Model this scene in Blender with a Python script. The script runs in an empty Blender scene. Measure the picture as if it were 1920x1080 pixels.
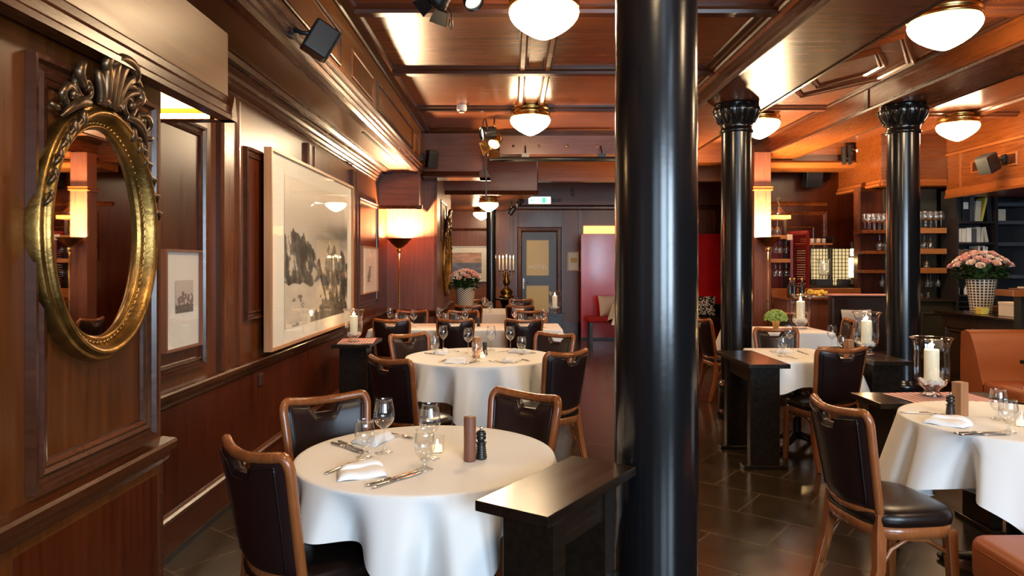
import bpy, math, random
from mathutils import Vector, Matrix, noise
random.seed(11)
SC = bpy.context.scene
COL = SC.collection
PI = math.pi

# ------------------------------------------------------------------ camera
cam_data = bpy.data.cameras.new('camera')
cam = bpy.data.objects.new('camera', cam_data)
COL.objects.link(cam)
cam.location = (0, 0, 1.5)
cam.rotation_euler = (PI / 2, 0, 0)
cam_data.sensor_width = 36
cam_data.lens = 24.75
cam_data.shift_y = -45 / 1920
cam_data.clip_start = 0.05
SC.camera = cam
F = 1320.0

# ------------------------------------------------------------------ exposure, world, daylight
SC.view_settings.view_transform = 'Standard'
SC.view_settings.look = 'None'
SC.view_settings.gamma = 1.0
SC.view_settings.use_curve_mapping = False
SC.view_settings.exposure = 1.1
SC.cycles.max_bounces = 9
SC.cycles.diffuse_bounces = 4
SC.cycles.glossy_bounces = 4
SC.cycles.transparent_max_bounces = 24
SC.cycles.transmission_bounces = 6
SC.cycles.caustics_reflective = False
SC.cycles.caustics_refractive = False
SC.cycles.sample_clamp_indirect = 6.0
SC.cycles.use_denoising = True
world = bpy.data.worlds.new('world')
SC.world = world
world.use_nodes = True
world.node_tree.nodes['Background'].inputs[0].default_value = (1.0, 0.82, 0.66, 1)
world.node_tree.nodes['Background'].inputs[1].default_value = 0.03


def area_light(name, loc, rot, sx, sy, power, color):
    d = bpy.data.lights.new(name, 'AREA')
    d.shape = 'RECTANGLE'
    d.size, d.size_y = sx, sy
    d.energy = power
    d.color = color
    o = bpy.data.objects.new(name, d)
    COL.objects.link(o)
    o.location = loc
    o.rotation_euler = rot
    return o


# daylight coming in through the three street windows behind the camera
DAY = (0.62, 0.81, 1.0)
DAY_POWER = (15, 75, 110)
WINDOWS = [(-1.15, 0.15), (0.75, 2.05), (2.65, 3.95)]
for (wx0, wx1), wp_ in zip(WINDOWS, DAY_POWER):
    area_light('daylight', ((wx0 + wx1) / 2, -2.62, 1.75), (PI / 2, 0, 0), wx1 - wx0, 1.7, wp_, DAY)

# ------------------------------------------------------------------ materials
MATS = {}


def base(name):
    m = bpy.data.materials.new(name)
    m.use_nodes = True
    nt = m.node_tree
    return m, nt, nt.nodes['Principled BSDF']


def plain(name, col, rough=0.5, metal=0.0, coat=0.0, emit=None, estr=0.0, bump=0.0, bscale=60.0, spec=0.5, sheen=0.0, var=0.0, vscale=6.0):
    m, nt, b = base(name)
    b.inputs['Base Color'].default_value = (*col, 1)
    b.inputs['Roughness'].default_value = rough
    b.inputs['Metallic'].default_value = metal
    b.inputs['Coat Weight'].default_value = coat
    b.inputs['Coat Roughness'].default_value = 0.12
    b.inputs['Specular IOR Level'].default_value = spec
    b.inputs['Sheen Weight'].default_value = sheen
    if emit:
        b.inputs['Emission Color'].default_value = (*emit, 1)
        b.inputs['Emission Strength'].default_value = estr
    if bump or var:
        tc = nt.nodes.new('ShaderNodeTexCoord')
        nz = nt.nodes.new('ShaderNodeTexNoise')
        nz.inputs['Scale'].default_value = bscale if bump else vscale
        nz.inputs['Detail'].default_value = 4
        nt.links.new(tc.outputs['Object'], nz.inputs['Vector'])
        if bump:
            bp = nt.nodes.new('ShaderNodeBump')
            bp.inputs['Strength'].default_value = bump
            bp.inputs['Distance'].default_value = 0.004
            nt.links.new(nz.outputs['Fac'], bp.inputs['Height'])
            nt.links.new(bp.outputs['Normal'], b.inputs['Normal'])
        if var:
            n2 = nt.nodes.new('ShaderNodeTexNoise')
            n2.inputs['Scale'].default_value = vscale
            n2.inputs['Detail'].default_value = 5
            nt.links.new(tc.outputs['Object'], n2.inputs['Vector'])
            r = nt.nodes.new('ShaderNodeValToRGB')
            r.color_ramp.elements[0].position = 0.3
            r.color_ramp.elements[1].position = 0.7
            r.color_ramp.elements[0].color = (*[c * (1 - var) for c in col], 1)
            r.color_ramp.elements[1].color = (*[min(1, c * (1 + var)) for c in col], 1)
            nt.links.new(n2.outputs['Fac'], r.inputs['Fac'])
            nt.links.new(r.outputs['Color'], b.inputs['Base Color'])
    MATS[name] = m
    return m


def wood(name, c1, c2, grain='Z', rough=0.3, scale=1.0, bump=0.06, coat=0.0, rvar=0.08, spec=0.5):
    m, nt, b = base(name)
    tc = nt.nodes.new('ShaderNodeTexCoord')
    mp = nt.nodes.new('ShaderNodeMapping')
    s = {'X': (0.9, 16, 16), 'Y': (16, 0.9, 16), 'Z': (16, 16, 0.9)}[grain]
    mp.inputs['Scale'].default_value = [k * scale for k in s]
    nt.links.new(tc.outputs['Object'], mp.inputs['Vector'])
    nz = nt.nodes.new('ShaderNodeTexNoise')
    nz.inputs['Scale'].default_value = 2.0
    nz.inputs['Detail'].default_value = 7
    nz.inputs['Roughness'].default_value = 0.62
    nz.inputs['Distortion'].default_value = 0.6
    nt.links.new(mp.outputs['Vector'], nz.inputs['Vector'])
    big = nt.nodes.new('ShaderNodeTexNoise')
    big.inputs['Scale'].default_value = 1.3
    big.inputs['Detail'].default_value = 2
    nt.links.new(tc.outputs['Object'], big.inputs['Vector'])
    mx = nt.nodes.new('ShaderNodeMath')
    mx.operation = 'MULTIPLY_ADD'
    mx.inputs[1].default_value = 0.45
    nt.links.new(big.outputs['Fac'], mx.inputs[0])
    sub = nt.nodes.new('ShaderNodeMath')
    sub.operation = 'MULTIPLY'
    sub.inputs[1].default_value = 0.6
    nt.links.new(nz.outputs['Fac'], sub.inputs[0])
    nt.links.new(sub.outputs[0], mx.inputs[2])
    r = nt.nodes.new('ShaderNodeValToRGB')
    r.color_ramp.elements[0].position = 0.36
    r.color_ramp.elements[1].position = 0.68
    r.color_ramp.elements[0].color = (*c1, 1)
    r.color_ramp.elements[1].color = (*c2, 1)
    nt.links.new(mx.outputs[0], r.inputs['Fac'])
    nt.links.new(r.outputs['Color'], b.inputs['Base Color'])
    rr = nt.nodes.new('ShaderNodeMath')
    rr.operation = 'MULTIPLY_ADD'
    rr.inputs[1].default_value = rvar * 2
    rr.inputs[2].default_value = rough - rvar
    nt.links.new(nz.outputs['Fac'], rr.inputs[0])
    nt.links.new(rr.outputs[0], b.inputs['Roughness'])
    bp = nt.nodes.new('ShaderNodeBump')
    bp.inputs['Strength'].default_value = bump
    bp.inputs['Distance'].default_value = 0.003
    nt.links.new(nz.outputs['Fac'], bp.inputs['Height'])
    nt.links.new(bp.outputs['Normal'], b.inputs['Normal'])
    b.inputs['Coat Weight'].default_value = coat
    b.inputs['Coat Roughness'].default_value = 0.15
    b.inputs['Specular IOR Level'].default_value = spec
    MATS[name] = m
    return m


def glass(name, tint=(1, 1, 1), boost=1.0):
    """thin clear glass: straight-through light plus a Fresnel reflection"""
    m = bpy.data.materials.new(name)
    m.use_nodes = True
    nt = m.node_tree
    nt.nodes.remove(nt.nodes['Principled BSDF'])
    out = nt.nodes['Material Output']
    t = nt.nodes.new('ShaderNodeBsdfTransparent')
    t.inputs['Color'].default_value = (*tint, 1)
    g = nt.nodes.new('ShaderNodeBsdfGlossy')
    g.inputs['Roughness'].default_value = 0.02
    g.inputs['Color'].default_value = (1, 1, 1, 1)
    lw = nt.nodes.new('ShaderNodeLayerWeight')
    pw = nt.nodes.new('ShaderNodeMath')
    pw.operation = 'POWER'
    pw.inputs[1].default_value = 2.3
    nt.links.new(lw.outputs['Facing'], pw.inputs[0])
    fr = nt.nodes.new('ShaderNodeMath')
    fr.operation = 'MULTIPLY_ADD'
    fr.inputs[1].default_value = 0.86
    fr.inputs[2].default_value = 0.085
    nt.links.new(pw.outputs[0], fr.inputs[0])
    mul = nt.nodes.new('ShaderNodeMath')
    mul.operation = 'MULTIPLY'
    mul.use_clamp = True
    mul.inputs[1].default_value = boost
    nt.links.new(fr.outputs[0], mul.inputs[0])
    mix = nt.nodes.new('ShaderNodeMixShader')
    nt.links.new(mul.outputs[0], mix.inputs[0])
    nt.links.new(t.outputs[0], mix.inputs[1])
    nt.links.new(g.outputs[0], mix.inputs[2])
    nt.links.new(mix.outputs[0], out.inputs['Surface'])
    MATS[name] = m
    return m


def emitter(name, col, strength):
    m = bpy.data.materials.new(name)
    m.use_nodes = True
    nt = m.node_tree
    nt.nodes.remove(nt.nodes['Principled BSDF'])
    e = nt.nodes.new('ShaderNodeEmission')
    e.inputs[0].default_value = (*col, 1)
    e.inputs[1].default_value = strength
    nt.links.new(e.outputs[0], nt.nodes['Material Output'].inputs['Surface'])
    MATS[name] = m
    return m


WARM = (1.0, 0.72, 0.42)
wood('panel_wood', (0.056, 0.0145, 0.003), (0.145, 0.040, 0.008), 'Z', 0.30, bump=0.02, spec=0.32)
wood('panel_wood_red', (0.040, 0.0065, 0.002), (0.095, 0.018, 0.0045), 'Z', 0.30, bump=0.02, spec=0.32)
wood('rail_wood', (0.045, 0.012, 0.004), (0.095, 0.027, 0.008), 'Y', 0.26, bump=0.02)
wood('stile_wood', (0.055, 0.014, 0.005), (0.115, 0.032, 0.010), 'Z', 0.28, bump=0.02)
wood('back_wood', (0.12, 0.034, 0.018), (0.22, 0.075, 0.042), 'Z', 0.34)
wood('back_wood_flat', (0.13, 0.036, 0.020), (0.24, 0.085, 0.048), 'X', 0.34)
wood('ceiling_wood', (0.145, 0.038, 0.013), (0.22, 0.066, 0.024), 'X', 0.26, rvar=0.04, bump=0.012, scale=0.8)
wood('soffit_wood', (0.13, 0.045, 0.011), (0.215, 0.082, 0.021), 'Y', 0.30, rvar=0.05, bump=0.02, spec=0.4)
wood('beam_wood', (0.115, 0.026, 0.0045), (0.20, 0.052, 0.009), 'Y', 0.28, bump=0.02)
wood('beam_wood_cross', (0.115, 0.026, 0.0045), (0.20, 0.052, 0.009), 'X', 0.28, bump=0.02)
wood('orange_wood', (0.19, 0.048, 0.009), (0.30, 0.088, 0.018), 'X', 0.3, bump=0.03)
wood('moulding_wood', (0.038, 0.011, 0.0045), (0.075, 0.022, 0.008), 'X', 0.24, bump=0.02)
wood('black_wood', (0.007, 0.0045, 0.003), (0.020, 0.012, 0.007), 'Y', 0.22, bump=0.05, spec=0.35)
wood('dark_wood', (0.018, 0.012, 0.008), (0.045, 0.026, 0.014), 'Z', 0.35)
wood('chair_wood', (0.20, 0.058, 0.016), (0.36, 0.115, 0.033), 'Z', 0.26, coat=0.3)
wood('block_wood', (0.28, 0.12, 0.05), (0.45, 0.22, 0.10), 'Z', 0.5)
wood('rod_wood', (0.13, 0.045, 0.022), (0.25, 0.10, 0.055), 'Z', 0.55)
wood('oak_frame', (0.36, 0.17, 0.08), (0.52, 0.28, 0.14), 'Z', 0.4)
wood('shelf_wood', (0.30, 0.11, 0.030), (0.44, 0.18, 0.055), 'X', 0.4)
plain('leather_dark', (0.017, 0.0065, 0.006), 0.33, bump=0.05, bscale=220, spec=0.38)
plain('leather_seat', (0.012, 0.006, 0.005), 0.30, bump=0.05, bscale=220, spec=0.42)
plain('leather_orange', (0.35, 0.085, 0.018), 0.42, bump=0.12, bscale=180, var=0.12, vscale=2.5)
plain('leather_bench', (0.020, 0.009, 0.008), 0.28)
plain('piping_black', (0.010, 0.006, 0.006), 0.25)
plain('iron_black', (0.006, 0.006, 0.007), 0.20, bump=0.06, bscale=30, spec=0.6)
plain('metal_black', (0.012, 0.012, 0.013), 0.35)
plain('cloth_white', (0.83, 0.82, 0.80), 0.92, bump=0.08, bscale=350, sheen=0.15)
plain('napkin_white', (0.86, 0.86, 0.86), 0.9, bump=0.1, bscale=250)
plain('wax', (0.86, 0.80, 0.62), 0.45, emit=(1.0, 0.76, 0.40), estr=0.12)  # weak emission stands in for flame light inside the wax
emitter('flame', (1.0, 0.62, 0.22), 40.0)
plain('pebble', (0.80, 0.78, 0.74), 0.6)
plain('brass', (0.72, 0.46, 0.15), 0.22, metal=1.0)
plain('brass_old', (0.30, 0.17, 0.06), 0.32, metal=1.0)
plain('gilt', (0.30, 0.165, 0.045), 0.33, metal=0.95, var=0.5, vscale=14, bump=0.35, bscale=60)
plain('bronze', (0.16, 0.10, 0.055), 0.33, metal=0.85, var=0.4, vscale=30)
plain('mirror_silver', (0.80, 0.79, 0.77), 0.015, metal=1.0)
plain('steel', (0.72, 0.70, 0.67), 0.16, metal=1.0)
plain('chrome', (0.8, 0.8, 0.8), 0.08, metal=1.0)
plain('pepper_black', (0.012, 0.012, 0.013), 0.22, spec=0.7)
plain('paper_mat', (0.86, 0.83, 0.77), 0.8)
plain('plastic_white', (0.8, 0.79, 0.76), 0.4)
plain('red_lacquer', (0.62, 0.010, 0.010), 0.24, coat=0.4, var=0.18, vscale=3)
plain('red_paint', (0.17, 0.010, 0.008), 0.4)
plain('red_fabric', (0.36, 0.010, 0.012), 0.85)
plain('cushion_beige', (0.62, 0.50, 0.40), 0.9)
plain('cushion_grey', (0.42, 0.42, 0.44), 0.9)
plain('cushion_black', (0.02, 0.018, 0.018), 0.9)
plain('cream', (0.78, 0.70, 0.58), 0.6)
plain('check_red', (0.42, 0.055, 0.05), 0.9)
plain('check_pink', (0.60, 0.30, 0.27), 0.9)
plain('check_white', (0.80, 0.74, 0.70), 0.9)
plain('vase_white', (0.80, 0.72, 0.60), 0.35)
plain('vase_black', (0.018, 0.014, 0.012), 0.35)
plain('leaf_dark', (0.030, 0.075, 0.018), 0.5, var=0.4, vscale=12)
plain('leaf_light', (0.26, 0.40, 0.09), 0.6, var=0.3, vscale=40)
plain('rose_pink', (0.84, 0.48, 0.42), 0.7)
plain('rose_peach', (0.88, 0.62, 0.51), 0.7)
plain('rose_cream', (0.90, 0.76, 0.64), 0.7)
plain('gold_cup', (0.62, 0.36, 0.10), 0.3, metal=0.8)
plain('binder_black', (0.020, 0.020, 0.024), 0.5)
plain('binder_grey', (0.08, 0.085, 0.10), 0.5)
plain('book_white', (0.66, 0.64, 0.60), 0.7)
plain('book_yellow', (0.80, 0.62, 0.10), 0.6)
plain('book_brown', (0.20, 0.075, 0.035), 0.6)
plain('shelf_black', (0.024, 0.020, 0.020), 0.45)
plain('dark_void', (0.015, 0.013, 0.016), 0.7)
plain('card_box', (0.70, 0.62, 0.47), 0.7)
plain('switch_dark', (0.045, 0.016, 0.008), 0.4)
plain('window_frame_white', (0.6, 0.58, 0.55), 0.5)
plain('amber_glass', (0.40, 0.24, 0.05), 0.35, emit=(1.0, 0.60, 0.14), estr=0.05, bump=0.3, bscale=30)  # door panes given a faint glow of their own to look lit
plain('sign_letters', (0.92, 0.88, 0.74), 0.5)
plain('wood_back_board', (0.035, 0.030, 0.018), 0.5)
glass('glass_clear', (0.97, 0.98, 0.98), 1.3)
glass('glass_pane', (0.99, 0.99, 0.98), 0.42)
emitter('globe_light', (1.0, 0.72, 0.42), 26.0)
emitter('globe_light_dim', (1.0, 0.78, 0.50), 8.0)
emitter('torch_light', (1.0, 0.72, 0.40), 2100.0)
emitter('strip_light', (1.0, 0.66, 0.28), 55.0)
wood('strip_lit_wood', (0.50, 0.26, 0.08), (0.62, 0.34, 0.11), 'Y', 0.4, bump=0.02)  # paler than the box wood: the strip's glow is put into the colour
emitter('exit_light', (0.80, 1.0, 0.88), 2.2)
emitter('exit_green', (0.10, 0.62, 0.35), 0.8)
emitter('shoji_light', (1.0, 0.72, 0.34), 0.42)
emitter('lantern_light', (1.0, 0.78, 0.42), 2.0)
emitter('spot_lens', (1.0, 0.86, 0.62), 3.0)
emitter('transom_light', (1.0, 0.62, 0.18), 0.9)
emitter('tea_glow', (1.0, 0.70, 0.32), 1.4)


def print_material(name):
    m, nt, b = base(name)
    a = nt.nodes.new('ShaderNodeAttribute')
    a.attribute_name = 'ink'
    nt.links.new(a.outputs['Color'], b.inputs['Base Color'])
    b.inputs['Roughness'].default_value = 0.7
    MATS[name] = m


print_material('photo_print')


def floor_material():
    m, nt, b = base('floor_stone')
    tc = nt.nodes.new('ShaderNodeTexCoord')
    mp = nt.nodes.new('ShaderNodeMapping')
    mp.inputs['Rotation'].default_value = (0, 0, math.radians(38))
    nt.links.new(tc.outputs['Object'], mp.inputs['Vector'])
    br = nt.nodes.new('ShaderNodeTexBrick')
    br.offset = 0.5
    br.inputs['Scale'].default_value = 1.0
    br.inputs['Brick Width'].default_value = 0.62
    br.inputs['Row Height'].default_value = 0.42
    br.inputs['Mortar Size'].default_value = 0.006
    br.inputs['Color1'].default_value = (0.026, 0.016, 0.008, 1)
    br.inputs['Color2'].default_value = (0.034, 0.022, 0.011, 1)
    br.inputs['Mortar'].default_value = (0.09, 0.062, 0.034, 1)
    nt.links.new(mp.outputs['Vector'], br.inputs['Vector'])
    nz = nt.nodes.new('ShaderNodeTexNoise')
    nz.inputs['Scale'].default_value = 7
    nz.inputs['Detail'].default_value = 8
    nt.links.new(tc.outputs['Object'], nz.inputs['Vector'])
    mix = nt.nodes.new('ShaderNodeMixRGB')
    mix.blend_type = 'OVERLAY'
    mix.inputs[0].default_value = 0.25
    nt.links.new(br.outputs['Color'], mix.inputs[1])
    nt.links.new(nz.outputs['Fac'], mix.inputs[2])
    nt.links.new(mix.outputs[0], b.inputs['Base Color'])
    rr = nt.nodes.new('ShaderNodeMath')
    rr.operation = 'MULTIPLY_ADD'
    rr.inputs[1].default_value = 0.16
    rr.inputs[2].default_value = 0.13
    nt.links.new(nz.outputs['Fac'], rr.inputs[0])
    nt.links.new(rr.outputs[0], b.inputs['Roughness'])
    bp = nt.nodes.new('ShaderNodeBump')
    bp.inputs['Strength'].default_value = 0.05
    bp.inputs['Distance'].default_value = 0.004
    nt.links.new(nz.outputs['Fac'], bp.inputs['Height'])
    nt.links.new(bp.outputs['Normal'], b.inputs['Normal'])
    MATS['floor_stone'] = m


floor_material()


# ------------------------------------------------------------------ mesh helpers
def V(*a):
    return Vector(a)


class MB:
    def __init__(self):
        self.v, self.f, self.m, self.s = [], [], [], []

    def add(self, verts, faces, m=0, smooth=False):
        o = len(self.v)
        self.v += [tuple(p) for p in verts]
        for f in faces:
            self.f.append([i + o for i in f])
            self.m.append(m)
            self.s.append(smooth)
        return self

    def box(self, x0, x1, y0, y1, z0, z1, m=0):
        p = [(x, y, z) for z in (z0, z1) for y in (y0, y1) for x in (x0, x1)]
        return self.add(p, [(0, 2, 3, 1), (4, 5, 7, 6), (0, 1, 5, 4), (2, 6, 7, 3), (0, 4, 6, 2), (1, 3, 7, 5)], m)

    def obox(self, c, hx, hy, hz, rz=0.0, m=0, mat=None):
        R = mat or Matrix.Rotation(rz, 3, 'Z')
        c = Vector(c)
        p = [c + R @ Vector((sx * hx, sy * hy, sz * hz)) for sz in (-1, 1) for sy in (-1, 1) for sx in (-1, 1)]
        return self.add(p, [(0, 2, 3, 1), (4, 5, 7, 6), (0, 1, 5, 4), (2, 6, 7, 3), (0, 4, 6, 2), (1, 3, 7, 5)], m)

    def prism(self, poly, z0, z1, m=0):
        n = len(poly)
        p = [(x, y, z0) for x, y in poly] + [(x, y, z1) for x, y in poly]
        fs = [tuple(range(n))[::-1], tuple(range(n, 2 * n))] + [(i, (i + 1) % n, n + (i + 1) % n, n + i) for i in range(n)]
        return self.add(p, fs, m)

    def rings(self, rings, m=0, smooth=True, closed=True, cap0=False, cap1=False, mfn=None):
        n = len(rings[0])
        o = len(self.v)
        for r in rings:
            self.v += [tuple(p) for p in r]
        for j in range(len(rings) - 1):
            for i in range(n if closed else n - 1):
                a, b2 = o + j * n + i, o + j * n + (i + 1) % n
                self.f.append([a, b2, b2 + n, a + n])
                self.m.append(mfn(i, j) if mfn else m)
                self.s.append(smooth)
        if cap0:
            self.f.append([o + i for i in range(n)][::-1]); self.m.append(m); self.s.append(False)
        if cap1:
            q = o + (len(rings) - 1) * n
            self.f.append([q + i for i in range(n)]); self.m.append(m); self.s.append(False)
        return self

    def lathe(self, prof, n=24, c=(0, 0, 0), m=0, smooth=True, cap0=False, cap1=False, mfn=None, axis=None, rfn=None):
        rs = []
        c = Vector(c)
        R = axis
        for k, (r, z) in enumerate(prof):
            ring = []
            for i in range(n):
                a = 2 * PI * i / n
                q = rfn(a, k) if rfn else 1.0
                p = Vector((r * q * math.cos(a), r * q * math.sin(a), z))
                ring.append(c + (R @ p if R else p))
            rs.append(ring)
        return self.rings(rs, m, smooth, True, cap0, cap1, mfn)

    def tube(self, pts, rad, n=8, m=0, closed=False, flat=1.0, up=None, smooth=True, caps=True, square=False):
        pts = [Vector(p) for p in pts]
        N = len(pts)
        if not isinstance(rad, (list, tuple)):
            rad = [rad] * N
        tang = []
        for i in range(N):
            a = pts[(i - 1) % N] if (closed or i > 0) else pts[i]
            b = pts[(i + 1) % N] if (closed or i < N - 1) else pts[i]
            t = b - a
            tang.append(t.normalized() if t.length > 1e-9 else Vector((0, 0, 1)))
        ref = Vector(up) if up else (Vector((0, 0, 1)) if abs(tang[0].z) < 0.9 else Vector((1, 0, 0)))
        rs = []
        for i in range(N):
            t = tang[i]
            e = ref - t * ref.dot(t)
            if e.length < 1e-6:
                e = t.orthogonal()
            e.normalize()
            if not up:
                ref = e
            s = t.cross(e)
            ring = []
            for k in range(n):
                a = 2 * PI * (k + (0.5 if square else 0)) / n
                ca, sa = math.cos(a), math.sin(a)
                if square:
                    q = 1 / max(abs(ca), abs(sa)); ca *= q; sa *= q
                ring.append(pts[i] + e * (rad[i] * flat * ca) + s * (rad[i] * sa))
            rs.append(ring)
        if closed:
            rs.append(rs[0])
        return self.rings(rs, m, smooth, True, caps and not closed, caps and not closed)

    def grid(self, fn, nu, nv, m=0, smooth=True, mfn=None):
        o = len(self.v)
        for j in range(nv + 1):
            for i in range(nu + 1):
                self.v.append(tuple(fn(i / nu, j / nv)))
        for j in range(nv):
            for i in range(nu):
                a = o + j * (nu + 1) + i
                self.f.append([a, a + 1, a + nu + 2, a + nu + 1])
                self.m.append(mfn(i, j) if mfn else m)
                self.s.append(smooth)
        return self

    def ball(self, c, r, nu=12, nv=8, m=0, sq=(1, 1, 1)):
        prof = [(max(1e-4, math.sin(PI * k / nv)), -math.cos(PI * k / nv)) for k in range(nv + 1)]
        rs = [[(c[0] + r * sq[0] * p * math.cos(2 * PI * i / nu), c[1] + r * sq[1] * p * math.sin(2 * PI * i / nu), c[2] + r * sq[2] * z) for i in range(nu)] for p, z in prof]
        return self.rings(rs, m, True)

    def frame(self, o, u, v, w, h, prof, m=0):
        """mitred moulding round a w x h rectangle centred on o; prof = (outward offset, height off the plane)"""
        o, u, v = Vector(o), Vector(u).normalized(), Vector(v).normalized()
        n = u.cross(v)
        rs = []
        for d, hh in prof:
            a, b = w / 2 + d, h / 2 + d
            rs.append([o + u * (sx * a) + v * (sy * b) + n * hh for sx, sy in ((-1, -1), (1, -1), (1, 1), (-1, 1))])
        return self.rings(rs, m, False)

    def line(self, p0, p1, u, n, prof, m=0):
        p0, p1, u, n = Vector(p0), Vector(p1), Vector(u), Vector(n)
        r0 = [p0 + u * a + n * b for a, b in prof]
        r1 = [p1 + u * a + n * b for a, b in prof]
        return self.rings([r0, r1], m, False, True, True, True)

    def build(self, name, mats, parent=None, world=True, bevel=0.0, solid=0.0, subsurf=0):
        if isinstance(mats, str):
            mats = [mats]
        vs = self.v
        if parent is not None and world:
            Mi = parent.matrix_basis.inverted()
            if parent.parent is not None:
                Mi = Mi @ parent.parent.matrix_basis.inverted()
            vs = [tuple(Mi @ Vector(p)) for p in vs]
        me = bpy.data.meshes.new(name)
        me.from_pydata(vs, [], self.f)
        for k in mats:
            me.materials.append(MATS[k])
        me.polygons.foreach_set('material_index', self.m)
        me.polygons.foreach_set('use_smooth', self.s)
        me.update()
        ob = bpy.data.objects.new(name, me)
        COL.objects.link(ob)
        if parent is not None:
            ob.parent = parent
        if solid:
            sm = ob.modifiers.new('thickness', 'SOLIDIFY'); sm.thickness = solid; sm.offset = 0
        if bevel:
            bm = ob.modifiers.new('bevel', 'BEVEL'); bm.width = bevel; bm.segments = 2; bm.limit_method = 'ANGLE'
        if subsurf:
            sb = ob.modifiers.new('sub', 'SUBSURF'); sb.levels = subsurf; sb.render_levels = subsurf
        return ob


def tag(o, label, cat, group=None, kind=None):
    o['label'] = label
    o['category'] = cat
    if group:
        o['group'] = group
    if kind:
        o['kind'] = kind
    return o


def thing(name, label, cat, loc=(0, 0, 0), rz=0.0, group=None):
    o = bpy.data.objects.new(name, None)
    COL.objects.link(o)
    o.empty_display_size = 0.05
    o.location = loc
    o.rotation_euler = (0, 0, rz)
    o.matrix_basis = Matrix.Translation(loc) @ Matrix.Rotation(rz, 4, 'Z')
    return tag(o, label, cat, group, 'thing')


def struct(name, mb, mats, parent=None, bevel=0.0):
    o = mb.build(name, mats, parent, bevel=bevel)
    if parent is None:
        o['kind'] = 'structure'
    return o


KIDS = {}


def kids(o):
    return [c for c in bpy.data.objects if c.parent == o]


def dup(root, loc, rz=0.0, label=None, group=None, scale=None):
    if root.name not in KIDS:
        KIDS[root.name] = [(c, kids(c)) for c in kids(root)]
    r = root.copy()
    COL.objects.link(r)
    r.location = loc
    r.rotation_euler = (0, 0, rz)
    if scale:
        r.scale = (scale, scale, scale)
    if label:
        r['label'] = label
    if group:
        r['group'] = group
    for c, gs in KIDS[root.name]:
        d = c.copy(); COL.objects.link(d); d.parent = r
        for g in gs:
            e = g.copy(); COL.objects.link(e); e.parent = d
    return r


class Maker:
    """the first placing of a kind moves the first build itself, later ones are copies"""
    def __init__(self, root):
        self.root, self.used = root, False

    def __call__(self, loc, rz=0.0, label=None, group=None, scale=None):
        if not self.used:
            self.used = True
            r = self.root
            KIDS[r.name] = [(c, kids(c)) for c in kids(r)]
            r.location = loc; r.rotation_euler = (0, 0, rz)
            if scale:
                r.scale = (scale, scale, scale)
            if label:
                r['label'] = label
            if group:
                r['group'] = group
            return r
        return dup(self.root, loc, rz, label, group, scale)


def face_rz(dx, dy):
    return math.atan2(-dx, dy)


PANEL = [(-0.062, 0.0), (-0.058, 0.016), (-0.046, 0.021), (-0.034, 0.010), (-0.024, 0.012), (-0.016, 0.026), (-0.004, 0.028), (0.0, 0.0)]
THIN = [(-0.030, 0.0), (-0.026, 0.010), (-0.014, 0.014), (-0.004, 0.010), (0.0, 0.0)]
DADO = [(0, 0), (0.014, 0.006), (0.016, 0.02), (0.03, 0.026), (0.05, 0.03), (0.06, 0.05), (0.085, 0.056), (0.095, 0.05), (0.10, 0)]
# ------------------------------------------------------------------ the room
X_L, CEIL, Y_F, Y_B, X_R = -1.75, 3.30, -2.7, 14.8, 8.6
struct('floor', MB().box(-3.2, X_R, Y_F - 0.15, Y_B + 0.2, -0.1, 0), 'floor_stone')
struct('ceiling', MB().box(-3.2, X_R, Y_F - 0.15, Y_B + 0.2, CEIL, CEIL + 0.1), 'ceiling_wood')

# front wall with three street windows (behind the camera)
m = MB()
xs = [-1.9] + [x for w in WINDOWS for x in w] + [X_R]
for i in range(0, len(xs), 2):
    m.box(xs[i], xs[i + 1], Y_F - 0.15, Y_F, 0, CEIL)
for a, b_ in WINDOWS:
    m.box(a, b_, Y_F - 0.15, Y_F, 0, 0.9)
    m.box(a, b_, Y_F - 0.15, Y_F, 2.6, CEIL)
struct('wall_front', m, 'panel_wood')
for k, (a, b_) in enumerate(WINDOWS):
    m = MB()
    m.frame(((a + b_) / 2, Y_F - 0.07, 1.75), (-1, 0, 0), (0, 0, 1), b_ - a, 1.7, [(-0.06, -0.03), (-0.06, 0.03), (0, 0.03)])
    w = struct('window_%d' % (k + 1), m, 'window_frame_white')
    struct('pane', MB().box(a, b_, Y_F - 0.075, Y_F - 0.07, 0.9, 2.6), 'glass_pane', w)

# left wall
wl = struct('wall_left', MB().box(X_L - 0.15, X_L, Y_F, 9.9, 0, CEIL), 'panel_wood')
struct('dado_rail', MB().line((X_L, 2.55, 0.765), (X_L, 9.84, 0.765), (0, 0, 1), (1, 0, 0), DADO), 'rail_wood', wl)
m = MB()
m.line((X_L, 2.55, 0), (X_L, 9.84, 0), (0, 0, 1), (1, 0, 0), [(0, 0), (0, 0.02), (0.19, 0.02), (0.195, 0.03), (0.215, 0.032), (0.225, 0.02), (0.235, 0.012), (0.24, 0)])
bl = struct('baseboard_left', m, 'panel_wood_red')
struct('kick_strip', MB().box(X_L, X_L + 0.024, 2.6, 9.84, 0.0, 0.035), 'metal_black', bl)
struct('lower_panel', MB().box(X_L, X_L + 0.004, 2.55, 9.84, 0.24, 0.765), 'panel_wood_red', wl)
for y0, y1 in ((4.17, 4.44), (5.93, 6.13), (7.60, 7.82)):
    m = MB().box(X_L, X_L + 0.028, y0 + 0.03, y1 - 0.03, 0.865, 2.52)
    for yy in (y0 + 0.02, y1 - 0.02):
        m.line((X_L, yy, 0.865), (X_L, yy, 2.52), (0, 1, 0), (1, 0, 0), [(-0.03, 0), (-0.028, 0.03), (-0.012, 0.044), (0.012, 0.044), (0.028, 0.03), (0.03, 0)])
    struct('wall_strip', m, 'stile_wood', wl)
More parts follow.
